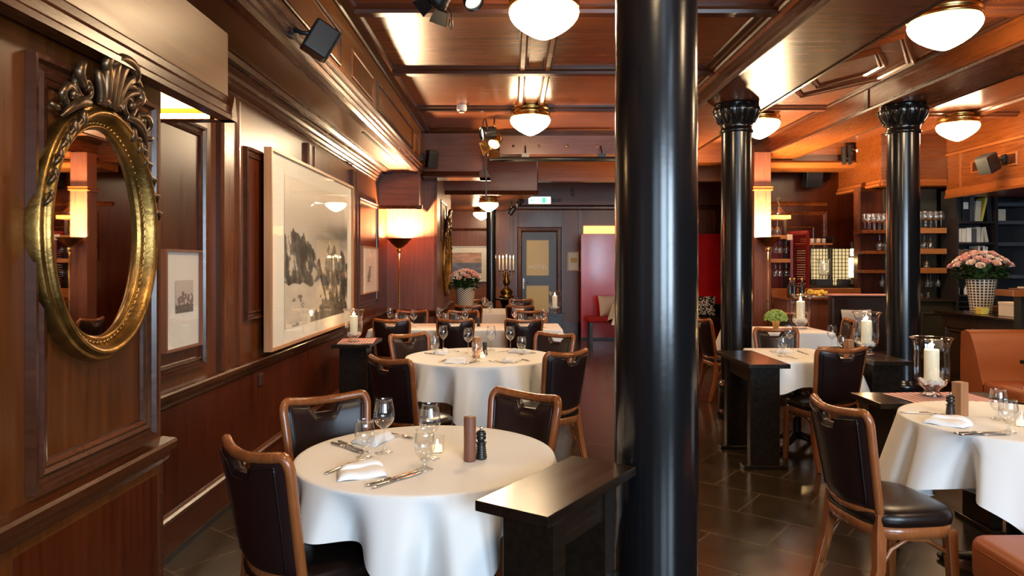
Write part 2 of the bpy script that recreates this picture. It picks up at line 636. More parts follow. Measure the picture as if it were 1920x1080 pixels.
for y0, y1, z0, z1 in ((2.62, 3.98, 0.93, 2.27), (4.58, 5.80, 1.13, 2.27), (6.25, 7.48, 0.95, 2.27), (7.98, 9.1, 1.0, 2.27)):
    c = (X_L + 0.001, (y0 + y1) / 2, (z0 + z1) / 2)
    mp = struct('panel_moulding', MB().frame(c, (0, 1, 0), (0, 0, 1), y1 - y0, z1 - z0, PANEL), 'moulding_wood', wl)
    struct('panel_field', MB().box(X_L, X_L + 0.006, y0 + 0.06, y1 - 0.06, z0 + 0.06, z1 - 0.06), 'panel_wood_red', mp)
m = MB()
CORN = [(0, 0), (0.02, 0.012), (0.03, 0.03), (0.06, 0.036), (0.08, 0.07), (0.11, 0.078), (0.13, 0.11), (0.16, 0.12), (0.17, 0.15), (0.22, 0.16), (0.22, 0)]
m.line((X_L, Y_F, 2.56), (X_L, 9.25, 2.56), (0, 0, 1), (1, 0, 0), [(a * 0.64, b * 0.6) for a, b in CORN])
struct('cornice', m, 'rail_wood', wl)
for y, z in ((3.40, 0.31), (4.88, 0.70)):
    tag(MB().box(X_L + 0.004, X_L + 0.016, y - 0.04, y + 0.04, z - 0.04, z + 0.04).build('wall_socket', 'switch_dark', bevel=0.003),
        'small dark square socket plate ' + ('low on the wall just above the skirting' if z < 0.5 else 'under the dado rail below the large mountain picture'), 'socket', 'wall sockets')

# lowered soffit along the left wall, with its panelled face
SX = -1.20
so = struct('trim_1', MB().box(X_L, SX, Y_F, 9.30, 2.70, CEIL), 'soffit_wood')
m = MB()
m.line((SX, Y_F, 2.70), (SX, 9.30, 2.70), (0, 0, 1), (1, 0, 0), [(-0.012, -0.10), (-0.02, -0.03), (-0.012, 0.0), (-0.006, 0.012), (0.02, 0.016), (0.028, 0.034), (0.05, 0.038), (0.058, 0.056), (0.085, 0.06), (0.10, 0.03), (0.13, 0.024), (0.135, 0)])
m.line((X_L + 0.14, Y_F, 2.70), (X_L + 0.14, 9.30, 2.70), (1, 0, 0), (0, 0, -1), [(-0.05, 0), (-0.04, 0.02), (0.0, 0.026), (0.03, 0.012), (0.05, 0.012), (0.055, 0)])
struct('soffit_moulding', m, 'rail_wood', so)
m = MB()
m.line((SX, Y_F, CEIL), (SX, 9.5, CEIL), (1, 0, 0), (0, 0, -1), [(0, 0), (0, 0.04), (0.02, 0.04), (0.03, 0.026), (0.08, 0.024), (0.09, 0.035), (0.11, 0.03), (0.12, 0)])
struct('ceiling_moulding', m, 'moulding_wood', so)
for y0, y1 in ((3.0, 4.9), (6.25, 8.45)):
    struct('panel_moulding', MB().frame((SX + 0.001, (y0 + y1) / 2, 3.0), (0, 1, 0), (0, 0, 1), y1 - y0, 0.26, THIN), 'moulding_wood', so)
struct('air_slot', MB().box(-1.37, -1.345, 6.4, 8.5, 2.694, 2.70), 'dark_void', so)
for y0, y1, zc in ((5.25, 6.05, 3.0), (8.62, 9.05, 2.99)):
    g = struct('vent_grille', MB().frame((SX + 0.001, (y0 + y1) / 2, zc), (0, 1, 0), (0, 0, 1), y1 - y0, 0.22, THIN), 'orange_wood', so)
    mm = MB()
    nsl = int((y1 - y0) / 0.03)
    for k in range(nsl):
        yy = y0 + (k + 0.5) * (y1 - y0) / nsl
        mm.box(SX, SX + 0.008, yy - 0.006, yy + 0.006, zc - 0.085, zc + 0.085)
    struct('grille_slats', mm, 'soffit_wood', g)

# near pier that carries the oval mirror, and the lit box above it
PX = -1.29
pi = struct('wall_pier', MB().box(X_L, PX, 0.9, 2.585, 0, 2.62), 'panel_wood')
struct('dado_rail', MB().line((PX, 0.9, 0.765), (PX, 2.60, 0.765), (0, 0, 1), (1, 0, 0), DADO), 'rail_wood', pi)
struct('edge_bead', MB().box(PX - 0.02, PX + 0.006, 2.575, 2.592, 0.0, 0.76), 'rail_wood', pi)
struct('panel_moulding', MB().frame((PX + 0.001, 2.19, 1.475), (0, 1, 0), (0, 0, 1), 0.655, 1.185, PANEL), 'moulding_wood', pi)
struct('panel_bead', MB().frame((PX + 0.001, 2.19, 1.475), (0, 1, 0), (0, 0, 1), 0.555, 1.085, THIN), 'moulding_wood', pi)
struct('lower_panel', MB().box(PX, PX + 0.006, 1.82, 2.55, 0.05, 0.74), 'panel_wood_red', pi)
bx = struct('trim_2', MB().box(X_L, -1.235, 0.9, 3.06, 2.17, 2.50), 'soffit_wood')
m = MB()
CP = [(0.11, 0), (0.10, 0.008), (0.075, 0.010), (0.06, 0.018), (0.03, 0.020), (0.02, 0.028), (0.0, 0.030), (0.0, -0.03), (0.04, -0.03)]
m.line((-1.235, 0.9, 2.12), (-1.235, 3.09, 2.12), (0, 0, 1), (1, 0, 0), CP)
m.line((X_L, 3.06, 2.12), (-1.205, 3.06, 2.12), (0, 0, 1), (0, 1, 0), CP)
struct('box_cornice', m, 'rail_wood', bx)
struct('box_underside', MB().box(X_L + 0.005, -1.27, 2.59, 3.03, 2.164, 2.17), 'strip_lit_wood', bx)
ul = thing('light_strip', 'long warm light strip under the wooden box beside the oval mirror', 'light')
MB().box(X_L + 0.02, -1.30, 2.975, 3.005, 2.122, 2.136).build('diffuser', 'strip_light', ul)
MB().box(X_L + 0.01, -1.29, 3.005, 3.02, 2.12, 2.17).build('channel', 'brass_old', ul)

# coffered ceiling
def ceiling_bar(mb, p0, p1, u, w=0.10, d=0.05):
    mb.line(p0, p1, u, (0, 0, -1), [(-w, 0), (-w, 0.018), (-w * 0.78, 0.030), (-w * 0.62, 0.022), (-w * 0.5, d), (w * 0.5, d), (w * 0.62, 0.022), (w * 0.78, 0.030), (w, 0.018), (w, 0)])
m = MB()
for y in (0.2, 1.78, 3.36, 4.95, 6.52, 8.08):
    ceiling_bar(m, (SX + 0.1, y, CEIL), (1.9, y, CEIL), (0, 1, 0), 0.085)
ctr = struct('trim_3', m, 'moulding_wood')
m = MB()
ys = (0.2, 1.78, 3.36, 4.95, 6.52, 8.08, 9.5)
for a, b_ in zip(ys[:-1], ys[1:]):
    m.box(0.15, 0.27, a + 0.05, b_ - 0.05, CEIL - 0.012, CEIL)
    for sx in (-1, 1):
        ceiling_bar(m, (0.21 + sx * 0.115, a + 0.08, CEIL), (0.21 + sx * 0.115, b_ - 0.08, CEIL), (1, 0, 0), 0.035, 0.035)
struct('trim_4', m, 'ceiling_wood')

# main beams over the columns, running away from the camera
B1 = (1.87, 2.52); B2 = (3.62, 4.16); BZ = 3.06
b1 = struct('trim_5', MB().box(B1[0], B1[1], Y_F, 10.4, BZ, CEIL), 'ceiling_wood')
m = MB()
for x, s in ((B1[0], -1), (B1[1], 1)):
    m.line((x, Y_F, BZ), (x, 10.4, BZ), (0, 0, 1), (s, 0, 0), [(0, 0), (-0.012, 0.0), (-0.015, 0.02), (0.005, 0.034), (0.03, 0.036), (0.045, 0.02), (0.09, 0.018), (0.105, 0.034), (0.125, 0.034), (0.13, 0)])
    m.line((x, Y_F, CEIL), (x, 10.4, CEIL), (s, 0, 0), (0, 0, -1), [(0, 0), (0, 0.045), (0.02, 0.045), (0.03, 0.03), (0.06, 0.028), (0.07, 0.018), (0.12, 0.016), (0.125, 0)])
struct('beam_moulding', m, 'moulding_wood', b1)
b2 = struct('trim_6', MB().box(B2[0], B2[1], Y_F, 10.5, BZ, CEIL), 'beam_wood')
m = MB()
for x, s in ((B2[0], -1), (B2[1], 1)):
    m.line((x, Y_F, BZ), (x, 10.5, BZ), (0, 0, 1), (s, 0, 0), [(0, 0), (-0.006, 0), (-0.01, 0.012), (0.01, 0.018), (0.02, 0.006), (0.03, 0)])
    m.line((x, Y_F, CEIL), (x, 10.5, CEIL), (s, 0, 0), (0, 0, -1), [(0, 0), (0, 0.035), (0.02, 0.035), (0.03, 0.022), (0.06, 0.02), (0.065, 0)])
struct('beam_moulding', m, 'moulding_wood', b2)
struct('joint_strip', MB().box(B2[0] - 0.012, B2[0], 7.14, 7.22, BZ, CEIL), 'moulding_wood', b2)
# star-shaped coffers between the two beams
m = MB()
def poly_ring(mb, pts, prof):
    c = sum((Vector(p) for p in pts), Vector()) / len(pts)
    rs = []
    for d, hh in prof:
        rs.append([Vector(p) + (Vector(p) - c).normalized() * d + Vector((0, 0, -hh)) for p in pts])
    mb.rings(rs, 0, False)
CF = [(-0.06, 0), (-0.055, 0.02), (-0.035, 0.03), (-0.02, 0.015), (-0.005, 0.022), (0.01, 0.035), (0.02, 0.03), (0.03, 0)]
for cy in (3.3, 6.5):
    for sc in (1.0, 0.60):
        pts = [(3.07 + 0.50 * sc * a, cy + 0.98 * sc * b_, CEIL) for a, b_ in ((0, -1), (0.95, -0.28), (0.95, 0.28), (0, 1), (-0.95, 0.28), (-0.95, -0.28))]
        poly_ring(m, pts, CF)
for y in (1.6, 4.95, 8.05):
    ceiling_bar(m, (B1[1] + 0.1, y, CEIL), (B2[0] - 0.05, y, CEIL), (0, 1, 0), 0.08)
struct('trim_7', m, 'ceiling_wood')
m = MB()
for y in (2.0, 4.4, 6.6, 8.4):
    ceiling_bar(m, (B2[1], y, CEIL), (6.0, y, CEIL), (0, 1, 0), 0.085)
ceiling_bar(m, (5.5, Y_F, CEIL), (5.5, 10.5, CEIL), (1, 0, 0), 0.1)
struct('trim_8', m, 'ceiling_wood')

# pier behind the alcove, bulkheads and the low back room
wp = struct('wall_alcove', MB().box(-3.1, -1.06, 9.85, 12.2, 0, CEIL), 'back_wood')
m = MB()
m.line((-1.75, 9.85, 0.765), (-1.02, 9.85, 0.765), (0, 0, 1), (0, -1, 0), DADO)
m.line((-1.06, 9.80, 0.765), (-1.06, 12.2, 0.765), (0, 0, 1), (1, 0, 0), DADO)
struct('dado_rail', m, 'rail_wood', wp)
m = MB()
for z0, z1 in ((0, 3.3),):
    m.box(-1.085, -1.045, 9.835, 9.86, z0, z1)
struct('corner_strip', m, 'stile_wood', wp)
struct('panel_moulding', MB().frame((-1.059, 10.9, 2.15), (0, 1, 0), (0, 0, 1), 0.9, 0.62, THIN), 'moulding_wood', wp)
al = struct('trim_9', MB().box(X_L, -1.22, 9.25, 9.84, 2.26, 2.70), 'back_wood_flat')
m = MB()
m.line((X_L, 9.25, 2.22), (-1.18, 9.25, 2.22), (0, 0, 1), (0, -1, 0), [(0, -0.03), (0, 0.03), (0.02, 0.034), (0.03, 0.02), (0.05, 0.016), (0.055, -0.03)])
m.line((-1.22, 9.22, 2.22), (-1.22, 9.84, 2.22), (0, 0, 1), (1, 0, 0), [(0, -0.03), (0, 0.03), (0.02, 0.034), (0.03, 0.02), (0.05, 0.016), (0.055, -0.03)])
struct('edge_moulding', m, 'rail_wood', al)
bh = struct('trim_10', MB().box(SX - 0.55, -0.34, 9.5, 9.84, 2.72, CEIL), 'back_wood_flat')
m = MB()
m.line((SX, 9.5, 2.66), (-0.30, 9.5, 2.66), (0, 0, 1), (0, -1, 0), [(0, -0.3), (0, 0.06), (0.02, 0.064), (0.03, 0.04), (0.05, 0.036), (0.07, 0.02), (0.09, 0.016), (0.10, -0.3)])
m.line((-0.34, 9.44, 2.66), (-0.34, 9.84, 2.66), (0, 0, 1), (1, 0, 0), [(0, -0.1), (0, 0.04), (0.02, 0.044), (0.05, 0.03), (0.09, 0.016), (0.10, -0.1)])
m.line((SX, 9.5, CEIL), (-0.30, 9.5, CEIL), (0, -1, 0), (0, 0, -1), [(0, 0), (0, 0.04), (0.03, 0.04), (0.06, 0.02), (0.07, 0)])
struct('edge_moulding', m, 'moulding_wood', bh)
cb = struct('trim_11', MB().box(-0.34, B1[0], 9.55, 9.80, 2.99, CEIL), 'back_wood_flat')
m = MB()
m.line((-0.34, 9.55, CEIL), (B1[0], 9.55, CEIL), (0, -1, 0), (0, 0, -1), [(0, 0), (0, 0.06), (0.02, 0.06), (0.03, 0.03), (0.07, 0.03), (0.08, 0)])
struct('edge_moulding', m, 'moulding_wood', cb)
m = MB()
for x in (0.02, 0.36, 0.75, 1.15, 1.55):
    m.ball((x, 9.545, 3.1), 0.018, 8, 6)
struct('bolt_heads', m, 'brass_old', cb)
nk = struct('trim_12', MB().prism([(-2.6, 11.2), (0.40, 11.2), (-0.15, 14.8), (-2.6, 14.8)], 2.62, CEIL), 'back_wood_flat')
m = MB()
m.line((-1.06, 11.2, 2.60), (0.42, 11.2, 2.60), (0, 0, 1), (0, -1, 0), [(0, -0.02), (0, 0.02), (0.02, 0.03), (0.05, 0.016), (0.07, 0.0), (0.07, -0.02)])
struct('edge_moulding', m, 'rail_wood', nk)
struct('nook_soffit', MB().prism([(-2.6, 11.24), (0.38, 11.24), (-0.16, 14.79), (-2.6, 14.79)], 2.608, 2.62), 'orange_wood', nk)
struct('wall_nook', MB().box(-2.75, -2.6, 12.2, Y_B, 0, CEIL), 'back_wood')

# back wall
wb = struct('wall_back', MB().box(-3.2, X_R, Y_B, Y_B + 0.15, 0, CEIL), 'back_wood')
m = MB()
m.line((-0.6, Y_B, 2.63), (4.4, Y_B, 2.63), (0, 0, 1), (0, -1, 0), [(0, 0), (0.0, 0.03), (0.03, 0.05), (0.07, 0.05), (0.09, 0.03), (0.11, 0)])
m.line((-2.6, Y_B, 2.20), (-0.5, Y_B, 2.20), (0, 0, 1), (0, -1, 0), [(0, 0), (0.0, 0.02), (0.03, 0.03), (0.05, 0)])
for x in (-0.02, 0.09, 1.02, 1.43, 2.9, 4.3):
    m.box(x - 0.035, x + 0.035, Y_B - 0.03, Y_B, 0, 2.63)
struct('wall_strip', m, 'stile_wood', wb)
struct('upper_board', MB().box(0.3, 4.4, Y_B - 0.012, Y_B, 2.74, CEIL), 'back_wood_flat', wb)
struct('baseboard_back', MB().box(-2.6, 4.6, Y_B - 0.03, Y_B, 0, 0.28), 'stile_wood')
struct('dado_panel', MB().box(-2.6, -0.1, Y_B - 0.02, Y_B, 0.28, 1.0), 'orange_wood', wb)
struct('cross_board', MB().box(0.44, 4.4, 11.9, 12.1, 2.90, CEIL), 'orange_wood', cb)
for x, z in ((0.52, 2.98), (1.27, 3.05), (1.27, 2.96), (0.88, 2.84), (0.99, 2.84)):
    tag(MB().box(x - 0.035, x + 0.035, Y_B - 0.035, Y_B - 0.012, z - 0.035, z + 0.035).build('wall_box', 'switch_dark', bevel=0.004),
        'little dark square junction box high on the back wall above the door panelling', 'box', 'junction boxes on the back wall')
# door to the hotel
d1 = struct('door_1', MB().box(0.20, 0.95, Y_B - 0.05, Y_B - 0.01, 0, 2.15), 'dark_wood')
m = MB()
m.frame((0.575, Y_B - 0.02, 1.09), (1, 0, 0), (0, 0, 1), 0.75, 2.2, [(-0.02, 0), (-0.02, 0.06), (0.01, 0.075), (0.07, 0.07), (0.09, 0.03), (0.09, 0)])
m.box(0.13, 1.02, Y_B - 0.06, Y_B - 0.02, 2.20, 2.58)
struct('door_frame', m, 'stile_wood', d1)
m = MB().box(0.20, 0.30, Y_B - 0.085, Y_B - 0.05, 0, 2.15)
m.box(0.77, 0.90, Y_B - 0.085, Y_B - 0.05, 0, 2.15)
for z0, z1 in ((0, 0.28), (1.05, 1.26), (2.0, 2.15)):
    m.box(0.30, 0.77, Y_B - 0.085, Y_B - 0.05, z0, z1)
struct('door_leaf', m, 'dark_wood', d1)
struct('upper_pane', MB().box(0.30, 0.77, Y_B - 0.07, Y_B - 0.06, 1.26, 2.0), 'amber_glass', d1)
struct('lower_pane', MB().box(0.30, 0.77, Y_B - 0.07, Y_B - 0.06, 0.28, 1.05), 'amber_glass', d1)
m = MB().box(0.225, 0.255, Y_B - 0.097, Y_B - 0.085, 0.98, 1.20)
m.tube([(0.24, Y_B - 0.09, 1.12), (0.24, Y_B - 0.14, 1.12), (0.33, Y_B - 0.15, 1.12)], 0.011)
struct('door_handle', m, 'chrome', d1)
fc = bpy.data.curves.new('door_lettering', 'FONT')
fc.body = 'HOTEL'
fc.size = 0.115
fc.align_x = 'CENTER'
fc.space_character = 1.15
fc.extrude = 0.002
ft = bpy.data.objects.new('door_lettering', fc)
COL.objects.link(ft)
ft.location = (0.545, Y_B - 0.074, 1.40)
ft.rotation_euler = (PI / 2, 0, 0)
ft.parent = d1
fc.materials.append(MATS['sign_letters'])
struct('transom', MB().box(1.50, 2.85, Y_B - 0.03, Y_B - 0.005, 2.10, 2.30), 'transom_light', wb)

# middle partition on the bar side and its bulkheads
wm = struct('wall_middle', MB().box(3.55, 5.6, 11.4, 11.55, 0, CEIL), 'panel_wood_red')
m = MB()
m.frame((4.62, 11.399, 1.95), (1, 0, 0), (0, 0, 1), 0.95, 0.80, PANEL)
m.frame((4.62, 11.399, 1.9), (1, 0, 0), (0, 0, 1), 0.55, 0.42, THIN)
m.line((3.9, 11.4, 2.44), (5.1, 11.4, 2.44), (0, 0, 1), (0, -1, 0), [(0, 0), (0, 0.03), (0.03, 0.04), (0.06, 0.02), (0.07, 0)])
struct('panel_moulding', m, 'beam_wood', wm)
cross = struct('trim_13', MB().box(B1[0], 6.2, 10.5, 10.9, 3.02, CEIL), 'beam_wood_cross')
m = MB()
prof = [(-0.06, 0.0)] + [(0.02 + 0.05 * math.cos(t), 0.02 + 0.05 * math.sin(t)) for t in [PI * k / 6 for k in range(7)]] + [(-0.06, 0.04)]
m.line((3.55, 10.48, 2.98), (5.3, 10.48, 2.98), (0, -1, 0), (0, 0, 1), [(0.05, -0.01), (0.07, 0.02), (0.05, 0.05), (-0.42, 0.05), (-0.42, -0.06), (0.0, -0.05)])
struct('rounded_soffit', m, 'orange_wood', cross)
sq = struct('trim_14', MB().box(3.38, 3.61, 9.82, 10.05, 0, BZ), 'back_wood')
m = MB()
for s in (0.0, 0.035):
    m.frame((3.495, 9.935, 2.55 + s), (1, 0, 0), (0, -1, 0), 0.23, 0.23, [(0, 0), (0.022, 0.004), (0.022, 0.024), (0, 0.028)])
struct('cap_moulding', m, 'orange_wood', sq)
bb = struct('trim_15', MB().box(5.1, X_R, 9.72, 11.0, 2.60, CEIL), 'beam_wood_cross')
m = MB()
m.line((5.1, 9.72, 2.58), (6.0, 9.72, 2.58), (0, 0, 1), (0, -1, 0), [(0, -0.04), (0, 0.03), (0.03, 0.04), (0.05, 0.02), (0.09, 0.012), (0.10, -0.04)])
m.line((5.1, 9.72, 2.58), (5.1, 11.0, 2.58), (0, 0, 1), (-1, 0, 0), [(0, -0.04), (0, 0.03), (0.03, 0.04), (0.05, 0.02), (0.09, 0.012), (0.10, -0.04)])
struct('edge_moulding', m, 'orange_wood', bb)
rb = struct('trim_16', MB().box(6.0, X_R, Y_F, 9.72, 2.42, CEIL), 'beam_wood')
m = MB()
m.line((6.0, Y_F, 2.40), (6.0, 9.72, 2.40), (0, 0, 1), (-1, 0, 0), [(0, -0.05), (0, 0.025), (0.03, 0.035), (0.05, 0.016), (0.12, 0.014), (0.13, -0.05)])
m.line((6.0, Y_F, 2.98), (6.0, 9.72, 2.98), (0, 0, 1), (-1, 0, 0), [(0, 0), (0, 0.02), (0.03, 0.03), (0.05, 0.0)])
m.box(5.985, 6.0, 9.38, 9.42, 2.42, 3.0)
struct('edge_moulding', m, 'orange_wood', rb)
for y0, y1 in ((8.35, 9.20), (6.9, 7.95)):
    g = struct('vent_grille', MB().frame((5.999, (y0 + y1) / 2, 2.76), (0, -1, 0), (0, 0, 1), y1 - y0, 0.17, THIN), 'orange_wood', rb)
    mm = MB()
    for k in range(26):
        yy = y0 + (k + 0.5) * (y1 - y0) / 26
        mm.box(5.99, 6.0, yy - 0.008, yy + 0.008, 2.68, 2.84)
    struct('grille_slats', mm, 'moulding_wood', g)
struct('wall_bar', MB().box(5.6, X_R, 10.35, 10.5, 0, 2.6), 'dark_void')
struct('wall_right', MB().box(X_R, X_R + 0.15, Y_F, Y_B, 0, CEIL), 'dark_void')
# ------------------------------------------------------------------ columns
def column(x, y, r, label, tall=BZ):
    t = thing('iron_column', label, 'column', (x, y, 0))
    prof = [(r, 0.36), (r * 1.0, 1.0), (r * 0.985, 2.0), (r * 0.97, tall - 0.27)]
    MB().lathe(prof, 48).build('shaft', 'iron_black', t, False)
    b = [(r * 1.30, 0.0), (r * 1.30, 0.06), (r * 1.22, 0.075), (r * 1.16, 0.10), (r * 1.16, 0.28), (r * 1.22, 0.295), (r * 1.22, 0.325), (r * 1.08, 0.345), (r, 0.37)]
    MB().lathe(b, 48).build('base', 'iron_black', t, False)
    z = tall
    c = [(r * 0.97, z - 0.285), (r * 1.08, z - 0.275), (r * 1.08, z - 0.255), (r * 0.99, z - 0.245), (r * 1.0, z - 0.21), (r * 1.05, z - 0.20), (r * 1.10, z - 0.185),
         (r * 1.18, z - 0.16), (r * 1.34, z - 0.125), (r * 1.44, z - 0.085), (r * 1.46, z - 0.05), (r * 1.40, z - 0.03), (r * 1.42, z - 0.015), (r * 1.42, z)]
    def ripple(a, k):
        return 1 + (0.055 * abs(math.cos(6 * a)) - 0.02 if 7 <= k <= 11 else 0)
    MB().lathe(c, 144, rfn=ripple, cap1=True).build('capital', 'iron_black', t, False)
    m = MB()
    for k in range(12):
        a = 2 * PI * (k + 0.5) / 12
        pts = []
        for j in range(7):
            q = j / 6
            rr = r * (1.12 + 0.36 * q)
            pts.append((rr * math.cos(a), rr * math.sin(a), z - 0.19 + 0.14 * q))
        m.tube(pts, [0.006, 0.011, 0.014, 0.016, 0.017, 0.016, 0.010], 8)
    m.build('leaf_ornament', 'iron_black', t, False)
    return t


column(0.532, 2.60, 0.152, 'thick glossy black iron column nearest the camera, beside the low dark console')
column(2.20, 6.90, 0.148, 'glossy black iron column with scalloped capital rising behind the narrow dark console table')
column(3.86, 6.95, 0.150, 'glossy black iron column with scalloped capital in front of the bar glass shelves')
t = thing('iron_column', 'slim black column far back beside the candelabra and the pale framed picture', 'column', (-0.37, 12.5, 0))
MB().lathe([(0.085, 0), (0.085, 2.61)], 24).build('shaft', 'iron_black', t, False)

# ------------------------------------------------------------------ ceiling globe lamps
def globe_maker(rad):
    t = thing('ceiling_lamp', 'x', 'lamp')
    k = rad / 0.23
    r_ = [(0.20, 0.10), (0.215, 0.095), (0.22, 0.07), (0.205, 0.062), (0.205, 0.05), (0.225, 0.045), (0.232, 0.02), (0.222, 0.012), (0.222, 0.0), (0.234, -0.006), (0.236, -0.022), (0.222, -0.03), (0.19, -0.03)]
    MB().lathe([(a * k, b * k) for a, b in r_], 48, cap0=True).build('brass_rim', 'brass', t, False)
    g_ = [(0.20, -0.025), (0.224, -0.034), (0.230, -0.052), (0.222, -0.082), (0.198, -0.116), (0.162, -0.148), (0.118, -0.178), (0.074, -0.203), (0.036, -0.220), (0.014, -0.227), (0.001, -0.229)]
    MB().lathe([(a * k, b * k) for a, b in g_], 48).build('glass_bowl', 'globe_light', t, False)
    return Maker(t)
gl = globe_maker(0.23)
LG = 'glass bowl ceiling lamps'
for loc, lab in (((0.21, 4.62, 3.20), 'largest looking lit bowl lamp, on the coffered ceiling beside the nearest thick column'),
                 ((0.21, 8.08, 3.20), 'lit glass bowl ceiling lamp with brass rim further back above the middle row of tables'),
                 ((2.98, 4.85, 3.20), 'big lit glass bowl ceiling lamp between the beams, nearest the tan leather seats'),
                 ((2.92, 8.30, 3.20), 'lit glass bowl ceiling lamp half hidden by the scalloped column capital'),
                 ((5.35, 8.45, 3.20), 'lit glass bowl ceiling lamp above the bar counter with the roses')):
    gl(loc, 0, lab, LG)
gs = globe_maker(0.165)
gs((-0.39, 11.7, 2.53), 0, 'small lit glass bowl lamp hanging under the low back ceiling, the nearer of two', 'small lamps in the back room')
gs((-0.60, 13.9, 2.53), 0, 'small lit glass bowl lamp deepest in the low back room, by the back wall', 'small lamps in the back room')
# the same lamps carry on over the seats the camera looks past
gl((0.21, 1.15, 3.20), 0, 'lit glass bowl ceiling lamp over the aisle beside the mirror pier', LG)
gl((2.98, 1.45, 3.20), 0, 'lit glass bowl ceiling lamp over the tan leather bench by the street windows', LG)
gl((5.35, 4.6, 3.20), 0, 'lit glass bowl ceiling lamp over the tan leather banquette', LG)

# ------------------------------------------------------------------ spotlights, speakers, detector, track, exit sign
def aim(d):
    return Vector(d).normalized().to_track_quat('Z', 'Y').to_matrix()
def spotlight(loc, d, top, r, ln, label, barn=False, body='metal_black', watts=0, ang=60):
    t = thing('spotlight', label, 'spotlight', loc, 0, 'ceiling spotlights')
    R = aim(d)
    c = Vector((0, 0, 0))
    MB().lathe([(0.001, -ln), (r * 0.7, -ln), (r * 0.9, -ln * 0.8), (r * 0.9, -ln * 0.1), (r, 0), (r, ln * 0.3), (r * 0.92, ln * 0.3), (r * 0.85, ln * 0.05)], 24, c, axis=R).build('housing', body, t, False)
    MB().lathe([(r * 0.86, ln * 0.08), (r * 0.5, ln * 0.02), (0.001, 0.0)], 24, c, axis=R).build('lens', 'spot_lens', t, False)
    m = MB()
    side = R @ Vector((1, 0, 0))
    for s in (-1, 1):
        m.tube([side * (s * r * 1.0), side * (s * r * 1.15) + Vector((0, 0, 0.06)), side * (s * r * 0.6) + Vector((0, 0, r + 0.07)), Vector((0, 0, r + 0.08))], 0.008, 6)
    m.build('yoke', body, t, False)
    MB().tube([(0, 0, r + 0.075), (0, 0, top - loc[2])], 0.011, 8).build('stem', body, t, False)
    if barn:
        for a in range(4):
            q = Matrix.Rotation(a * PI / 2, 3, 'Z')
            m = MB()
            pts = [(-r * 0.8, r * 0.98, ln * 0.3), (r * 0.8, r * 0.98, ln * 0.3), (r * 1.15, r * 1.6, ln * 0.3 + r * 1.1), (-r * 1.15, r * 1.6, ln * 0.3 + r * 1.1)]
            m.add([R @ (q @ Vector(p)) for p in pts], [(0, 1, 2, 3)])
            m.build('barn_door', body, t, False, solid=0.003)
    if watts:
        sd = bpy.data.lights.new('spot_beam', 'SPOT'); sd.energy = watts; sd.color = (1.0, 0.76, 0.48); sd.spot_size = math.radians(ang); sd.spot_blend = 0.6; sd.shadow_soft_size = 0.04
        so_ = bpy.data.objects.new('spot_beam', sd); COL.objects.link(so_)
        so_.location = Vector(loc) + Vector(d).normalized() * (ln * 0.34)
        so_.rotation_euler = Vector(d).to_track_quat('-Z', 'Y').to_euler()
    return t
spotlight((-0.43, 4.18, 3.07), (-0.95, 0.75, -1.05), CEIL, 0.062, 0.13, 'black barn door spotlight on the near ceiling bar, aimed at the panelled wall', True, watts=60, ang=80)
spotlight((-0.235, 4.15, 3.06), (0.35, -0.55, -0.75), CEIL, 0.058, 0.13, 'plain black round spotlight next to the barn door one on the near ceiling bar')
tag(MB().tube([(-0.37, 4.2, 2.96), (-0.375, 4.2, 2.92), (-0.365, 4.2, 2.90), (-0.355, 4.2, 2.92), (-0.36, 4.2, 3.0), (-0.40, 4.19, 3.05)], 0.004, 6).build('cable_loop', 'metal_black'),
    'thin cable loop dangling below the black barn door spotlight', 'cable')
spotlight((-0.34, 8.72, 3.12), (-0.8, -0.3, -0.15), CEIL, 0.085, 0.15, 'dark spotlight facing sideways at the back bulkhead, upper of the pair', False)
spotlight((-0.22, 8.74, 3.00), (-0.3, -0.7, -0.65), CEIL, 0.080, 0.14, 'lit brassy spotlight pointing down at the tables, lower of the pair by the bulkhead', True, 'brass_old', watts=80, ang=80)
spotlight((0.10, 12.0, 2.52), (-0.6, -0.2, -0.55), 2.63, 0.05, 0.12, 'small black spotlight on the edge of the low back ceiling near the exit sign', False)
spotlight((-0.02, 12.6, 2.42), (-0.5, 0.2, -0.7), 2.63, 0.05, 0.12, 'small black spotlight hanging lower than its twin above the candelabra', False)

def speaker(loc, rz, tilt, wall, label, sx=0.055, sy=0.06, sz=0.10):
    t = thing('loudspeaker', label, 'speaker', loc, 0, 'wall loudspeakers')
    R = Matrix.Rotation(rz, 3, 'Z') @ Matrix.Rotation(tilt, 3, 'X')
    MB().obox((0, 0, 0), sx, sy, sz, mat=R).build('cabinet', 'metal_black', t, False, bevel=0.012)
    MB().obox(R @ Vector((0, sy + 0.003, 0)), sx * 0.9, 0.003, sz * 0.92, mat=R).build('grille', 'metal_black', t, False)
    w = Vector(wall)
    MB().tube([R @ Vector((0, -sy * 0.9, 0)), w * 0.6, w], 0.012, 8).obox(w, 0.02, 0.035, 0.05).build('bracket', 'metal_black', t, False)
    return t
speaker((-1.03, 3.78, 2.70), math.radians(-62), math.radians(-28), (-0.15, -0.02, 0.06), 'black loudspeaker tilted down on the soffit face, nearest one', 0.055, 0.07, 0.088)
speaker((-1.05, 9.22, 2.87), math.radians(-150), math.radians(-15), (-0.13, 0.0, 0.03), 'black loudspeaker at the far end of the soffit beside the bulkhead', 0.07, 0.06, 0.115)
speaker((5.78, 8.55, 2.72), math.radians(110), math.radians(-25), (0.20, 0.0, 0.06), 'dark loudspeaker with a shiny badge on the vented bulkhead above the bookcase', 0.085, 0.09, 0.11)
